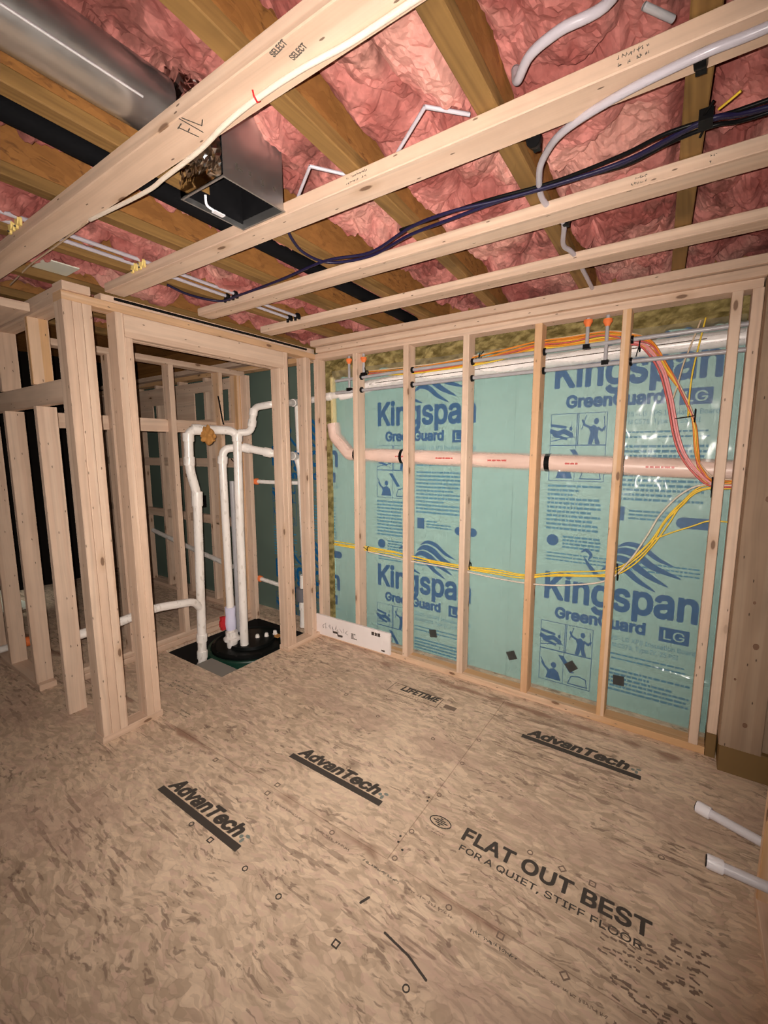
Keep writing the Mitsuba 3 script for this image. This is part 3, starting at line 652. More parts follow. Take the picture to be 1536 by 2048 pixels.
# pink fiberglass in the bays
BAYS = [('far left above the partition, leftmost', 2.29), ('left, beyond the doorway wall', 2.28), ('over the doorway wall', 2.27), ('beside the paired white tubes', 2.27), ('left of the black pipe', 2.325), ('behind the metal duct and boot', 2.36), ('with a bright crumpled bulge, right of the metal boot', 2.285), ('between the two middle joists, left of the big white tube', 2.295), ('behind the curved white tubes', 2.3), ('at the upper right above the dark cables', 2.31)]
from scipy.spatial import cKDTree
def batt(k, zb):
    (a0, a1), (b0, b1) = JO[k], JO[k + 1]
    ny, nx = 430, 48
    y = np.linspace(-3.3, .27, ny + 1); s = np.linspace(0, 1, nx + 1)
    S, Yy = np.meshgrid(s, y, indexing='ij'); t = (Yy - YA) / (YB - YA)
    xl = a0 + (a1 - a0) * t + .006; xr = b0 + (b1 - b0) * t - .006
    X = xl + (xr - xl) * S
    P = np.stack([X, Yy, X * 0 + k * 3.7], -1)
    r = np.random.default_rng(900 + k)
    warp = np.stack([meshkit.fbm(P * 6, 3, 21), meshkit.fbm(P * 6, 3, 22)], -1) - .5
    Q = np.stack([X, Yy * .8], -1) + .16 * warp
    big = cKDTree(np.stack([r.uniform(xl.min() - .1, xr.max() + .1, 48), r.uniform(-2.8, .4, 48)], 1)); (d, _) = big.query(Q.reshape(-1, 2), k=2)
    pil = np.clip((d[:, 1] - d[:, 0]).reshape(X.shape) / .10, 0, 1) ** .5
    lift = r.uniform(-1, 1, 48)[big.query(Q.reshape(-1, 2))[1]].reshape(X.shape)
    sm = cKDTree(np.stack([r.uniform(xl.min() - .1, xr.max() + .1, 420), r.uniform(-2.8, .4, 420)], 1)); (d2, i2) = sm.query((Q + .05 * warp[..., ::-1]).reshape(-1, 2), k=2)
    tuft = np.clip((d2[:, 1] - d2[:, 0]).reshape(X.shape) / .035, 0, 1); step = r.uniform(-1, 1, 420)[i2[:, 0]].reshape(X.shape)
    q = meshkit.fbm(P * np.array([3.2, 2.6, 1]), 2, 11) - .5
    torn = np.clip((meshkit.fbm(P * np.array([4, 3, 1]) + 2, 3, 61) - .45) * 6, 0, 1)
    f1 = 1 - np.abs(2 * meshkit.fbm((P + .1 * np.dstack([warp, X * 0])) * np.array([9, 8, 1]), 4, 41) - 1) * 2
    f3 = meshkit.fbm(P * np.array([60, 55, 1]), 3, 51) - .5
    cell = np.minimum(1, 7 * np.minimum(S, 1 - S)) ** .7
    Zz = zb + .055 - (.062 * pil + .026 * lift + .08 * q + .024 * f1 + (.022 * step + .018 * tuft) * (.35 + torn)) * (.30 + .70 * cell) - .034 * f3 * (.6 + torn) + .035 * (1 - cell)
    Zz = np.clip(Zz, 2.214 + .035 * (1 - cell), 2.44)
    X = X + .010 * (f1 - .3) * cell; jit = r.random(X.shape) - .5; Zz = Zz + .004 * jit
    V = np.stack([X, Yy, Zz], -1).reshape(-1, 3)
    i, j = np.meshgrid(np.arange(nx), np.arange(ny), indexing='ij'); a = (i * (ny + 1) + j).ravel()
    F = np.vstack([np.stack([a, a + 1, a + ny + 2], 1), np.stack([a, a + ny + 2, a + ny + 1], 1)])
    top = V.copy(); top[:, 2] = 2.448
    idx = lambda i, j: i * (ny + 1) + j
    ring = np.array([idx(i, 0) for i in range(nx)] + [idx(nx, j) for j in range(ny)] + [idx(i, ny) for i in range(nx, 0, -1)] + [idx(0, j) for j in range(ny, 0, -1)])
    N, m = len(V), len(ring); q0 = np.arange(m); q1 = (q0 + 1) % m
    F2 = np.vstack([np.stack([ring, N + q0, N + q1], 1), np.stack([ring, N + q1, ring[q1]], 1)])
    return trimesh.Trimesh(np.vstack([V, top[ring]]), np.vstack([F, F2]), process=False)
for k, (w, zb) in enumerate(BAYS):
    solo('insulation_batt', batt(k, zb), 'pink_fiberglass', 'lumpy pink fiberglass batt ' + w, 'insulation')
for k, pts in enumerate((([1.704, -1.431, 2.232], [1.581, -1.358, 2.215]), ([1.704, -1.431, 2.232], [1.785, -1.358, 2.225]), ([1.325, -1.421, 2.236], [1.178, -1.337, 2.215]), ([1.325, -1.421, 2.236], [1.40, -1.335, 2.228]))):
    solo('insulation_hanger', rod(*pts, .0048, 8), 'grey_tube', ['pale wire hanger under the brightest pink bulge, left arm', 'pale wire hanger under the brightest pink bulge, short right arm', 'pale wire hanger beside the metal boot, left arm', 'pale wire hanger beside the metal boot, right arm'][k], 'wire hanger', True)

# duct and boot
dct = thing('round_duct', 'shiny round metal duct running along the ceiling at upper left', 'duct')
part(dct, 'tube', sweep([(1.105, -3.4, 2.305), (1.09, -1.72, 2.305)], .070, 40), 'galvanised', 40)
yy = np.linspace(-1.712, -1.610, 14)
el = sweep(np.stack([1.092 + 0 * yy, yy, 2.315 + 0 * yy], 1), .084 + .006 * np.sin(np.arange(14) * 1.9), 40)
el.vertices += .010 * (rng.random((len(el.vertices), 3)) - .5)
part(dct, 'lock_seam', sweep([(1.163, -3.4, 2.262), (1.152, -1.80, 2.262)], [.0045, .003], 8), 'bright_seam', True, label='folded lock seam along the tube with its glint in the colour')
part(dct, 'elbow', el, 'foil', False, label='crinkled foil collar where it meets the boot')
for y in (-2.2, -2.75): part(dct, 'seam_ring', collar((1.096, y, 2.305), (0, 1, 0), .073, .02, 40), 'galvanised', 40)
bt = thing('register_boot', 'open square sheet metal register boot hanging beside the joist', 'duct')
X0, X1, Y0, Y1, Z0, Z1 = 1.000, 1.192, -1.615, -1.402, 2.165, 2.42
e = .0015
part(bt, 'side_panel', box((X1 - e, Y0, Z0), (X1, Y1, Z1)), 'galvanised')
part(bt, 'side_panel', box((X0, Y0, Z0), (X0 + e, Y1, Z1)), 'galvanised')
gx, gz = np.meshgrid(np.linspace(X0, X1, 22), np.linspace(Z0, Z1, 26), indexing='ij')
jt = (rng.random(gx.shape) - .5) * .016 * np.clip((gz - Z0 - .02) * 20, 0, 1)
V = np.stack([gx, Y0 - .006 + jt - .03 * np.clip((gz - 2.24) / .1, 0, 1) * np.sin((gx - X0) / (X1 - X0) * np.pi), gz], -1).reshape(-1, 3); i, j = np.meshgrid(np.arange(21), np.arange(25), indexing='ij'); a = (i * 26 + j).ravel()
part(bt, 'foil_panel', trimesh.Trimesh(V, np.vstack([np.stack([a, a + 26, a + 27], 1), np.stack([a, a + 27, a + 1], 1)]), process=False), 'foil', label='crinkled shiny foil side')
part(bt, 'side_panel', box((X0, Y1 - e, Z0), (X1, Y1, Z1)), 'galvanised')
part(bt, 'top_panel', box((X0, Y0, Z1), (X1, Y1, Z1 + e)), 'galvanised')
for lo, hi in (((X0 + e, Y1 - .004, Z0 + .022), (X1 - e, Y1 - e, Z1)), ((X0 + e, Y0 + e, Z0 + .012), (X0 + .004, Y1 - e, Z1)), ((X1 - .004, Y0 + e, Z0 + .006), (X1 - e, Y1 - e, Z1)), ((X0 + e, Y0 + e, Z0 + .012), (X1 - e, Y0 + .004, Z1)), ((X0 + e, Y0 + e, Z1 - .02), (X1 - e, Y1 - e, Z1 - .016))):
    part(bt, 'shade_lining', box(lo, hi), 'black_pipe')  # added black sheets that stand in for the shade inside the metal boot
part(bt, 'rim', cat(box((X0 - .004, Y0 - .004, Z0 - .003), (X1 + .004, Y0 + .002, Z0)), box((X0 - .004, Y1 - .002, Z0 - .003), (X1 + .004, Y1 + .004, Z0)), box((X0 - .004, Y0, Z0 - .003), (X0 + .002, Y1, Z0)), box((X1 - .002, Y0, Z0 - .003), (X1 + .004, Y1, Z0))), 'galvanised')
part(bt, 'hanging_tag', cat(sweep(spline([(1.03, -1.56, 2.19), (1.028, -1.555, 2.165), (1.03, -1.53, 2.158)]), .004, 6), box((1.022, -1.535, 2.154), (1.038, -1.498, 2.158))), 'wire_white', label='little white strip hanging at the edge')
for k in range(4): part(bt, 'marker_dash', box((X1, -1.575 + .045 * k, 2.20 + .006 * (k % 2)), (X1 + .0006, -1.567 + .045 * k, 2.216)), 'ink')
part(bt, 'marker_dash', box((X1, -1.575, 2.203), (X1 + .0006, -1.55, 2.207)), 'ink')
solo('black_pipe', sweep([(.905, -3.5, 2.250), (.86, -1.9, 2.250), (.765, .1, 2.250)], .030, 24), 'black_pipe', 'straight black drain pipe running along the ceiling at left', 'pipe', smooth=40)
for x, g in ((.335, 'right'), (.272, 'left')):
    solo('ceiling_tube', sweep([(x + .02, -3.3, 2.222), (x, -1.2, 2.222), (x - .01, -.50, 2.215)], .0078, 12), 'grey_tube', g + ' one of the two parallel thin white tubes crossing the ceiling strips at left', 'tube', smooth=True, group='paired white tubes at left')
def clip(c, m, label, group):
    t = thing('pipe_clip', label, 'clip', group); x, y, z = c
    part(t, 'ring', collar((x, y, z), (0, 1, 0), .016, .014, 14), m, 40)
    part(t, 'ear', box((x - .024, y - .004, z - .024), (x - .010, y + .003, z - .004)), m)
    part(t, 'ear', box((x + .008, y - .004, z - .022), (x + .022, y + .003, z - .002)), m)
    part(t, 'nail', lathe([(0, 0), (.004, 0), (.004, .003), (0, .003)], (x - .016, y - .006, z - .018), 8), 'ink')
for f, m, cw in ((0, 'yellow_plastic', 'cream'), (1, 'yellow_plastic', 'cream'), (2, 'black_plastic', 'black'), (3, 'black_plastic', 'black')):
    where = ['nearest wide ceiling strip', 'second ceiling strip', 'third ceiling strip', 'fourth ceiling strip'][f]
    for x, s in ((.335, 'right'), (.272, 'left')):
        y = FUR[f][1] + (FUR[f][3] - FUR[f][1]) * (x - FUR[f][0]) / (FUR[f][2] - FUR[f][0])
        clip((x, y - .008, 2.215), m, '%s plastic clip holding the %s white tube to the %s' % (cw, s, where), None)
# curved white tubes at upper right
solo('ceiling_tube', cable([[2.16, -1.60, 2.225], [2.102, -1.457, 2.235], [2.009, -1.446, 2.235], [1.946, -1.424, 2.235], [1.903, -1.371, 2.240], [1.885, -1.335, 2.29]], .0098, 14), 'grey_tube', 'thick white tube curving into the pink insulation at top right', 'tube', smooth=True)
solo('ceiling_tube', cable([[2.62, -1.36, 2.155], [2.335, -1.346, 2.155], [2.237, -1.351, 2.152], [2.103, -1.324, 2.157], [1.979, -1.254, 2.175], [1.908, -1.157, 2.195], [1.870, -1.075, 2.198], [1.844, -0.939, 2.199], [1.868, -.78, 2.192], [1.828, -0.596, 2.195], [1.842, -.45, 2.198], [1.83, .1, 2.199]], .0088, 14), 'grey_tube', 'long white tube sweeping below the second ceiling strip from the right edge', 'tube', smooth=True)
solo('ceiling_tube', rod([2.147, -1.407, 2.235], [2.189, -1.348, 2.235], .0065), 'grey_pex', 'short grey tube end beside the topmost ceiling strip at the right', 'tube', True)
for k, (px, ax) in enumerate((([1.898, -1.222, 2.200], (0, 1, .3)), ([1.872, -0.772, 2.200], (0, 1, 0)), ([2.238, -1.324, 2.165], (1, -.1, 0)))):
    t = thing('tube_clip', ['black plastic clip on the left middle joist near the second strip', 'black plastic clip on the middle joist near the third strip', 'black clip around the long white tube at the upper right'][k], 'clip')
    part(t, 'ring', collar(px, ax, .018, .020, 14), 'black_plastic', 40)
    part(t, 'foot', box((px[0] - .008, px[1] + .004, px[2] - .012), (px[0] + .010, px[1] + .030, px[2] + .010)), 'black_plastic')
# dark cables
def cab(name, pts, r, m, label, cat_='cable', group=None, n=7, per=7): return solo(name, cable(pts, r, n, per), m, label, cat_, smooth=True, group=group)
main = [[2.75, -1.0, 2.198], [2.363, -1.038, 2.195], [2.246, -1.073, 2.192], [2.077, -1.016, 2.192], [1.886, -1.019, 2.190], [1.742, -1.032, 2.190]]
cab('dark_cable', main + [[1.586, -1.057, 2.190], [1.428, -1.042, 2.192], [1.205, -0.970, 2.190], [1.011, -1.012, 2.190], [0.713, -0.979, 2.190], [0.397, -0.950, 2.195], [0.228, -0.943, 2.200], [0.183, -1.081, 2.200], [0.220, -1.217, 2.200]], .0055, 'purple_cable', 'dark blue cable running along the whole third strip to the left clips')
cab('dark_cable', [[p[0], p[1] + .012, p[2] + .004] for p in main] + [[1.575, -1.016, 2.190], [1.400, -0.997, 2.192], [1.186, -0.945, 2.190], [1.015, -0.986, 2.192], [0.985, -1.098, 2.195], [1.028, -1.212, 2.200], [1.061, -1.259, 2.215]], .0055, 'purple_cable', 'dark blue cable that loops up behind the second ceiling strip')
cab('dark_cable', [[2.75, -1.07, 2.200], [2.360, -1.055, 2.200], [2.266, -1.066, 2.195], [2.168, -1.067, 2.196], [2.067, -1.039, 2.196], [1.886, -1.022, 2.196], [1.682, -1.043, 2.196], [1.383, -1.036, 2.198]], .005, 'black_plastic', 'thin black cable above the dark blue pair at the right')
cab('dark_cable', [[2.75, -1.04, 2.205], [2.366, -1.007, 2.200], [2.267, -1.031, 2.198], [2.177, -1.017, 2.200], [2.073, -0.982, 2.200], [1.947, -0.993, 2.203]], .005, 'black_plastic', 'short black cable lowest of the dark bundle at the right edge')
t = thing('cable_stack_clip', 'dark cable clip holding the bundle to the right joist', 'clip')
c = np.array([2.249, -1.069, 2.195])
part(t, 'body', box(c - [.014, .022, .010], c + [.014, .022, .014]), 'black_plastic'); part(t, 'tail', rod(c + [-.004, -.02, 0], c + [.012, -.05, .006], .003, 6), 'black_plastic', True); part(t, 'tail', rod(c + [0, .02, 0], c + [-.01, .05, -.006], .003, 6), 'black_plastic', True)
cab('yellow_wire', [[2.272, -1.093, 2.195], [2.291, -1.120, 2.190], [2.308, -1.138, 2.190]], .0028, 'yellow_cable', 'short loose yellow wire end sticking up from the dark bundle', 'wire')
cab('white_cable', [[2.25, -1.72, 2.165], [1.850, -1.723, 2.165], [1.716, -1.726, 2.163], [1.603, -1.739, 2.160], [1.475, -1.742, 2.158], [1.373, -1.742, 2.150], [1.259, -1.729, 2.146], [1.091, -1.721, 2.144], [0.978, -1.715, 2.145], [0.669, -1.726, 2.155]], .0055, 'white_cable', 'white cable hanging along the nearest wide ceiling strip', per=9, n=10)
cab('white_cable', [[0.642, -1.721, 2.160], [0.492, -1.698, 2.180], [0.271, -1.671, 2.200], [-0.060, -1.653, 2.210], [-0.426, -1.618, 2.215]], .003, 'tan_cable', 'thin pale cable drooping below the left end of the nearest strip')
c = np.array([1.479, -1.743, 2.158])
solo('cable_tie', sweep([c + [.0, -.008, .012], c + [.003, -.008, 0], c + [.004, 0, -.008], c + [.002, .009, 0], c + [0, .008, .012]], .0018, 6), 'red_plastic', 'small dark red tie around the white cable at the nearest strip', 'tie', smooth=True)
cab('black_cable', [(.012, -1.36, 2.140), (.015, -.9, 2.138), (.014, -.5, 2.139), (.012, -.1, 2.139)], .0065, 'black_plastic', 'black cable laid along the top of the doorway wall')
solo('pale_offcut', box((-.33, -1.60, 2.2485), (-.05, -1.47, 2.2535)), 'pale_sheet', 'pale white sheet offcut above the partition corner at upper left', 'board')

# ================================================================ PIPES IN THE GREEN WALL
P = thing('drain_pipe', 'large pinkish drain pipe running level across the green wall', 'pipe')
part(P, 'pipe', pipe([(2.46, .153, 1.340), (.185, .153, 1.412), (.045, .153, 1.545), (.028, .153, 1.64)], .0485, .025, 28), 'drain_pvc', 40)
part(P, 'coupling', collar((.255, .153, 1.409), (1, 0, -.03), .0515, .02, 28), 'black_plastic', 40, label='black ring clamp')
part(P, 'coupling', collar((.655, .153, 1.3965), (1, 0, -.03), .0515, .022, 28), 'black_plastic', 40, label='black ring clamp')
for x in (1.62, 1.99):
    part(P, 'hanger_strap', collar((x, .153, 1.41 - .0307 * (x - .2)), (1, 0, 0), .050, .03, 24), 'black_plastic', 40)
for k, x in enumerate((.62, .93, 1.28, 1.72, 2.1)):
    part(P, 'lettering', up(dashes(.12, .012, 1, 90 + k, .8), x, .1035, 1.405 - .0307 * (x - .2)), 'red_cable')
P = thing('vent_pipe', 'thin pale upright pipe in the corner above the big drain pipe', 'pipe')
part(P, 'pipe', sweep([(.03, .160, 1.60), (.022, .160, 1.98)], .022, 18), 'foam_seal', 40)
P = thing('white_wall_pipe', 'thick white pipe crossing the top of the green wall behind the studs', 'pipe')
part(P, 'pipe', sweep([(.385, .152, 1.893), (.69, .152, 1.912), (2.47, .152, 1.932)], .037, 24), 'clean_pvc', 40)
part(P, 'coupling', sweep([(.12, .13, 1.835), (.22, .14, 1.850), (.30, .15, 1.878), (.395, .152, 1.894)], [.030, .036, .043, .040], 24), 'clean_pvc', 40, label='bulging white fitting at the left end')
part(P, 'print_stripe', sweep([(.45, .1155, 1.900), (2.3, .1155, 1.934)], .0022, 5), 'stamp_ink')
for k, (zl, zr) in enumerate(((1.934, 1.962), (1.850, 1.857))):
    P = thing('grey_wall_tube', ['upper thin grey tube threaded through the green wall studs', 'lower thin grey tube threaded through the green wall studs'][k], 'tube', None)
    part(P, 'tube', sweep([(.15, .046, zl - .004), (1.2, .046, (zl + zr) / 2 + .002), (2.47, .046, zr)], .0105, 14), 'grey_pex', True)
    for x in SX[:5]:
        part(P, 'grommet', collar((x + .043, .046, zl + (zr - zl) * (x - .15) / 2.3), (1, 0, 0), .019, .012, 14), 'black_plastic', 40, label=None)
for x, zt, zb_, lb in ((1.808, 2.065, 1.948, 'left short grey riser with an orange sleeve below the top plate'), (1.897, 2.055, 1.862, 'right longer grey riser with an orange sleeve below the top plate'), (.275, 2.055, 1.86, 'grey riser with an orange sleeve left of the first stud'), (.402, 2.05, 1.95, 'short riser with an orange sleeve right of the first stud')):
    t = thing('riser', lb, 'tube')
    part(t, 'tube', rod((x, .046, zb_ + .012), (x, .046, 2.087), .009, 12), 'grey_pex', True)
    part(t, 'sleeve', lathe([(0, -.02), (.010, -.02), (.018, -.004), (.022, .002), (.020, .014), (0, .014)], (x, .046, zt), 18), 'orange_plastic', 40, label='orange plastic sleeve')
    part(t, 'fitting', box((x - .016, .030, zb_ - .010), (x + .016, .062, zb_ + .012)), 'black_plastic', label='black fitting')
# cable bundles
UPB = [[0.432, 0.065, 1.958], [0.744, 0.065, 1.943], [0.973, 0.065, 1.946], [1.186, 0.065, 1.955], [1.366, 0.065, 1.972], [1.558, 0.065, 1.995], [1.722, 0.065, 1.993], [1.874, 0.065, 1.996], [1.986, 0.065, 1.971], [2.082, 0.065, 1.926], [2.156, 0.065, 1.815], [2.221, 0.065, 1.697], [2.276, 0.065, 1.570], [2.293, 0.065, 1.468], [2.303, 0.065, 1.388], [2.331, 0.065, 1.324], [2.377, 0.065, 1.280], [2.47, .065, 1.285]]
cols = [('yellow_cable', 'yellow'), ('orange_cable', 'orange'), ('yellow_cable', 'yellow'), ('red_cable', 'red'), ('orange_cable', 'orange'), ('yellow_cable', 'yellow'), ('orange_cable', 'orange'), ('tan_cable', 'tan')]
for k, (m, cn) in enumerate(cols):
    r = np.random.default_rng(100 + k); off = np.array([0, (k % 3 - 1) * .008, (k - 3.5) * .0068])
    pts = [np.array(p) + off * (1 if 0 < i < 17 else .6) + r.normal(0, .0035, 3) * np.array([1, .5, 1]) for i, p in enumerate(UPB)]
    pts = [p + np.array([(.5 - .12 * k) * .02 if i in (10, 11, 12, 13, 14) else 0, 0, 0]) for i, p in enumerate(pts)]
    n_of = sum(1 for q in cols[:k] if q[1] == cn)
    cab('wall_cable', pts, .0042, m, '%s%s cable in the thick bundle under the top plate' % ({'yellow': ['lowest ', 'middle ', 'upper '], 'orange': ['lowest ', 'middle ', 'upper ']}.get(cn, [''] * 3)[n_of], cn), 'cable', group='cables in the thick bundle across the top of the green wall', per=6)
for k, (m, dx) in enumerate((('pink_cable', 0), ('pink_cable', .010), ('red_cable', -.009))):
    pts = [[2.003, 0.055, 1.948], [2.063, 0.055, 1.922], [2.134, 0.055, 1.816], [2.175, 0.055, 1.688], [2.196, 0.055, 1.596], [2.216, 0.055, 1.508], [2.247, 0.055, 1.422], [2.301, 0.055, 1.342], [2.371, 0.055, 1.281], [2.47, .058, 1.28]]
    cab('wall_cable', [np.array(p) + [dx, -.004 * k, -.004 * k] for p in pts], .005, m, ['middle', 'rightmost', 'leftmost'][k] + ' of three pinkish red cables sagging in the last bay', group='pinkish red cables in the last bay')
LOB = [[0.089, 0.065, 0.740], [0.384, 0.065, 0.730], [0.603, 0.065, 0.736], [0.746, 0.065, 0.730], [0.975, 0.065, 0.714], [1.185, 0.065, 0.709], [1.363, 0.065, 0.707], [1.543, 0.065, 0.715], [1.734, 0.065, 0.751], [1.969, 0.065, 0.789], [2.071, 0.065, 0.870], [2.157, 0.065, 0.984], [2.211, 0.065, 1.095], [2.264, 0.065, 1.188], [2.327, 0.065, 1.255], [2.46, .065, 1.27]]
for k in range(4):
    r = np.random.default_rng(200 + k)
    pts = [np.array(p) + np.array([0, (k % 2) * .009 - .004, (k - 1.5) * .0062]) + r.normal(0, .0045, 3) * np.array([1, .4, 1]) for p in LOB]
    cab('wall_cable', pts, .0037, 'yellow_cable', ['lowest', 'second from bottom', 'third from bottom', 'topmost'][k] + ' yellow cable in the low sagging bundle across the green wall', group='yellow cables in the low bundle across the green wall', per=6)
cab('wall_cable', [[0.418, 0.050, 0.719], [0.775, 0.050, 0.699], [1.072, 0.050, 0.695], [1.354, 0.050, 0.679], [1.591, 0.050, 0.679], [1.792, 0.050, 0.708], [1.972, 0.050, 0.766], [2.067, 0.050, 0.886], [2.134, 0.050, 1.021], [2.179, 0.050, 1.124], [2.252, 0.050, 1.225], [2.334, 0.050, 1.275], [2.46, .05, 1.275]], .0045, 'white_cable', 'single off white cable below the low yellow bundle')
cab('wall_cable', [[2.071, 0.058, 0.885], [2.147, 0.058, 0.984], [2.216, 0.058, 1.033], [2.311, 0.058, 1.081], [2.375, 0.058, 1.111], [2.46, .06, 1.11]], .0035, 'yellow_cable', 'thin yellow cable branching right from the low bundle')
cab('wall_cable', [[2.289, 0.060, 2.014], [2.273, 0.060, 1.900], [2.258, 0.060, 1.782], [2.254, 0.060, 1.661], [2.256, 0.060, 1.582]], .0036, 'yellow_cable', 'yellow cable dropping from the top plate in the last bay')
cab('wall_cable', [[2.272, 0.058, 2.006], [2.237, 0.058, 1.882], [2.220, 0.058, 1.819], [2.205, 0.058, 1.731], [2.190, 0.058, 1.665]], .0036, 'tan_cable', 'pale tan cable dropping from the top plate in the last bay')
def tie(c, label, tail, w=.022):
    c = np.array(c); t = thing('zip_tie', label, 'zip tie')
    a = np.linspace(0, 2 * np.pi, 13)
    part(t, 'loop', sweep(np.stack([c[0] + 0 * a, c[1] + w * .7 * np.cos(a), c[2] + w * np.sin(a)], 1), .0032, 6), 'black_plastic', True)
    part(t, 'tail', rod(c + [0, -w * .7, 0], c + np.array(tail), .0022, 6), 'black_plastic', True)
tie([2.041, 0.062, 1.931], 'black zip tie round the thick bundle right of the fifth stud', (-.012, -.02, -.055), .03)
tie([2.282, 0.062, 1.588], 'black zip tie round the drooping bundle in the last bay', (-.075, -.02, -.010), .03)
tie([0.418, 0.062, 0.731], 'black zip tie on the low bundle at the first stud', (-.03, -.02, .018))
tie([1.203, 0.062, 0.725], 'black zip tie on the low bundle at the third stud', (.006, -.02, .045))
tie([2.016, 0.062, 0.792], 'black zip tie on the low bundle at the fifth stud', (-.004, -.02, .07))
tie([2.369, 0.062, 1.280], 'black zip tie where both bundles enter the last stud', (.0, -.02, -.06), .03)
tie([1.233, 0.062, 1.968], 'black zip tie on the upper bundle beside the third stud', (.03, -.02, .03))
tie([0.418, 0.062, 1.956], 'black zip tie on the upper bundle at the first stud', (-.004, -.02, .04))
tie([1.561, 0.062, 0.718], 'black zip tie on the low bundle beside the fourth stud', (.012, -.02, .02))

# ================================================================ PLUMBING BEHIND THE DOORWAY
def plumb(name, label, pts, r, couplings=(), bend=.07, m='white_pvc'):
    t = thing(name, label, 'pipe'); path = fillet(pts, bend, 8)
    part(t, 'pipe', sweep(path, r, 18), m, 40)
    for i, f in couplings:
        a, b = np.array(pts[i], float), np.array(pts[i + 1], float)
        part(t, 'coupling', collar(a + (b - a) * f, b - a, r * 1.22, r * 1.9, 20), m, 40)
    return t
A = [[-0.500, -0.716, -0.156], [-0.500, -0.699, 0.338], [-0.500, -0.676, 1.145], [-0.500, -0.720, 1.318], [-0.500, -0.713, 1.581], [-0.450, -0.562, 1.585], [-0.380, -0.414, 1.578], [-0.370, -0.436, 0.796], [-0.360, -0.454, -0.086]]
t = plumb('pump_pipe', 'tall white pipe looping up from the pit and down into the sump lid', A, .030, ((1, .93), (1, .985), (3, .2), (3, .8), (4, .35), (6, .06), (0, .55), (0, .3), (0, .12)), .07)
part(t, 'branch', pipe([[-0.500, -0.703, 0.336], [-0.480, -0.761, 0.404], [-0.500, -1.021, 0.432], [-0.500, -1.261, 0.408], [-0.500, -1.478, 0.407]], .027, .06, 18), 'white_pvc', 40)
part(t, 'foam_lump', trimesh.creation.icosphere(3, .042), 'rust_foam') if 0 else None
m = trimesh.creation.icosphere(3, .050); m.vertices *= (1 + 1.3 * (meshkit.fbm(m.vertices * 45 + 5, 3, 3) - .5))[:, None] * np.array([.85, .8, 1.2]); m.apply_translation(np.array([-0.440, -0.591, 1.540]) + [0.01, -.02, 0])
part(t, 'foam_lump', m, 'rust_foam', True, label='rust brown lump on the top bend')
B = [[-0.450, -0.504, -0.050], [-0.450, -0.494, 0.344], [-0.450, -0.497, 1.339], [-0.450, -0.486, 1.455], [-0.380, -0.365, 1.462], [-0.160, -0.258, 1.415], [-0.316, 0.100, 1.393], [-0.281, 0.100, 1.286], [-0.245, 0.090, 0.366]]
t = plumb('discharge_pipe', 'white pipe with a red valve rising from the sump and bending right', B, .028, ((2, .3), (4, .1), (4, .75), (5, .8)), .07)
vb = part(t, 'valve_body', sweep([[-0.450, -0.496, 0.120], [-0.450, -0.498, 0.171], [-0.450, -0.497, 0.222], [-0.450, -0.496, 0.291]], [.036, .042, .036, .040], 20), 'lilac_pvc', 40, label='lilac valve body')
c = np.array([-0.470, -0.546, 0.175])
part(vb, 'valve_handle', cat(box(c - [.022, .014, .050], c + [.004, .018, .050]), box(c - [.012, .028, .022], c + [.006, .028, .022])), 'red_plastic', label='red valve handle')
part(t, 'union', cat(lathe([(0, -.012), (.062, -.012), (.062, .006), (.045, .014), (.045, .055), (0, .055)], [-0.450, -0.494, 0.048], 8), lathe([(0, -.07), (.036, -.07), (.042, -.012), (0, -.012)], [-0.450, -0.494, 0.048], 20)), 'white_pvc', 30, label='white hexagonal union nut')
part(t, 'rubber_boot', lathe([(0, -.05), (.05, -.05), (.046, .0), (0, .0)], [-0.450, -0.495, -0.050], 20), 'black_plastic', 40, label='black rubber boot')
t = plumb('upper_vent_pipe', 'white pipe stepping up from the loop to the corner behind the doorway', [[-0.375, -0.410, 1.564], [-0.330, -0.332, 1.572], [-0.330, -0.296, 1.747], [-0.160, -0.269, 1.763], [-0.319, 0.120, 1.817], [-0.077, 0.125, 1.832], [0.147, 0.140, 1.854]], .025, ((1, .35), (1, .8), (3, .85), (5, .4)), .05)
part(t, 'drop', rod([-0.319, 0.120, 1.813], [-0.297, 0.110, 1.425], .022, 16), 'white_pvc', True)
t = plumb('corner_stack', 'short white pipe with a grey rubber coupling standing behind the door jamb', [[-0.250, 0.050, -0.040], [-0.231, 0.050, 0.441]], .030, ((0, .45),), .05)
part(t, 'rubber_coupling', collar([-0.237, 0.050, 0.280], (0, 0, 1), .062, .105, 20), 'grey_rubber', 40, label='grey rubber coupling')
plumb('grey_riser', 'thin grey pipe standing behind the two white sump pipes', [[-0.600, -0.314, 1.210], [-0.600, -0.316, 0.469], [-0.623, -0.302, -0.005]], .020, (), .05, 'grey_pex')
for k, pts in enumerate(([[-0.700, 0.001, 1.185], [-0.515, 0.070, 1.179], [-0.307, 0.150, 1.178]], [[-0.700, -0.006, 0.348], [-0.455, 0.030, 0.315]])):
    t = plumb('stub_pipe', ['thin white pipe crossing behind the jamb at mid height, with an orange collar', 'thin white pipe low behind the jamb, with an orange collar'][k], pts, .017, (), .05)
    part(t, 'collar', collar(pts[0], np.array(pts[1]) - np.array(pts[0]), .027, .03, 16), 'orange_plastic', 40, label='orange collar')
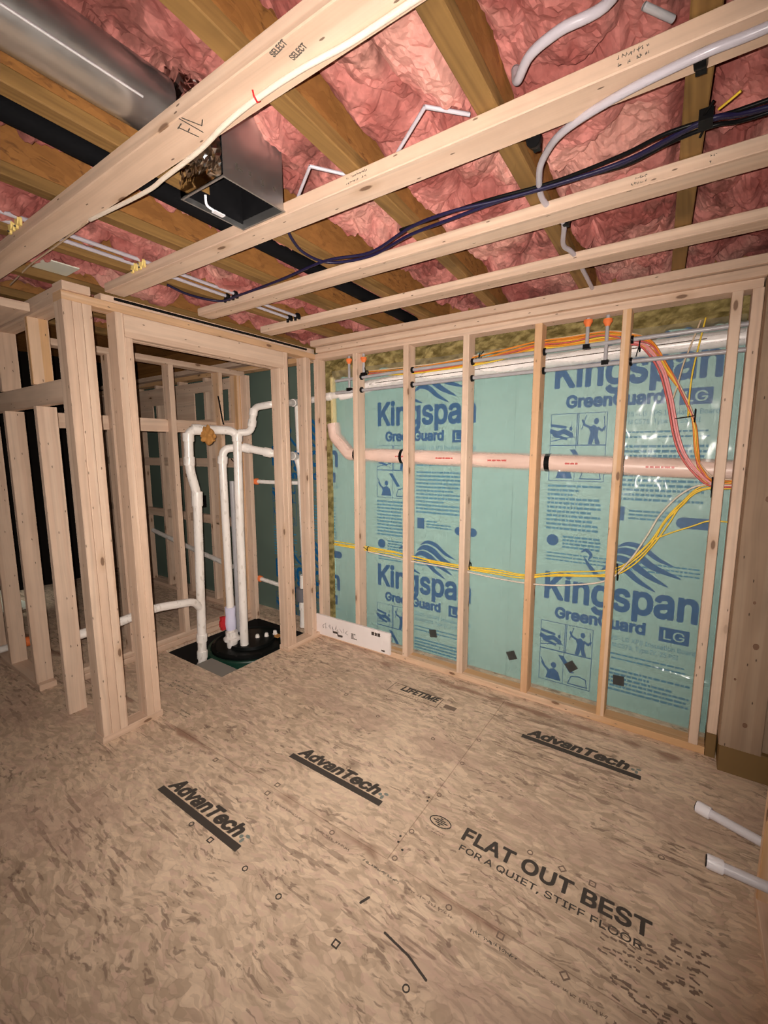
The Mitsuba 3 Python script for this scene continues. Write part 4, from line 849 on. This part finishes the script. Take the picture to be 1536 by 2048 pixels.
cab('black_cable', [[-0.740, -0.298, 1.856], [-0.720, -0.300, 1.780], [-0.680, -0.316, 1.691], [-0.550, -0.399, 1.633]], .005, 'black_plastic', 'short black cable hanging above the pipe loop')
cab('dark_cable', [[-1.02, .0, 1.37], [-.93, -.02, 1.30], [-.90, -.01, 1.05], [-.98, .0, .86]], .004, 'black_plastic', 'thin black cable hanging behind the inner partition')
solo('junction_box', box((-1.52, -.065, .92), (-1.42, -.004, 1.03)), 'black_plastic', 'small black box on the far stud behind the partition', 'electrical box')
solo('floor_pipe', sweep([(-1.44, -2.3, .105), (-1.505, -1.455, .100)], .024, 16), 'white_pvc', 'white pipe lying low at the far left edge', 'pipe', smooth=40)
solo('pipe_collar', collar((-1.508, -1.43, .10), (0, 1, 0), .034, .04, 16), 'orange_plastic', 'orange collar at the end of the low pipe at far left', 'collar', smooth=40)
solo('far_pipe', sweep([(-2.3, -.06, .62), (-1.55, -.06, .50), (-1.0, -.06, .42)], .022, 14), 'white_pvc', 'thin white pipe sloping across the dark far wall', 'pipe', smooth=40)
m = trimesh.creation.box(extents=(.9, .5, .02)).subdivide().subdivide().subdivide()
m.vertices[:, 2] += .05 * (meshkit.fbm(m.vertices * np.array([5, 5, 0]) + 3, 3, 4) - .35); m.vertices[:, 2] -= m.vertices[:, 2].min() - .001; m.apply_translation([-3.02, -1.32, 0])
solo('pale_tarp', m, 'pale_sheet', 'crumpled pale sheet on the floor of the dark room at far left', 'sheet', smooth=True)

# white stubs through the right hand wall
for k, (a, b) in enumerate((([2.394, -.628, .165], [2.70, -.735, .165]), ([2.417, -.869, .165], [2.70, -.872, .160]))):
    t = thing('tube_stub', ['farther white capped tube stub at lower right', 'nearer white capped tube stub at lower right'][k], 'tube')
    a, b = np.array(a), np.array(b); d = (b - a) / np.linalg.norm(b - a)
    part(t, 'tube', rod(a + d * .02, b, .0155, 20), 'white_cable' if 0 else 'pex', True)
    part(t, 'cap', collar(a + d * .018, d, .021, .042, 20), 'wire_white', 40, label='slightly wider cap')
    part(t, 'cap_face', collar(a - d * .004, d, .017, .004, 16), 'black_plastic', 40)
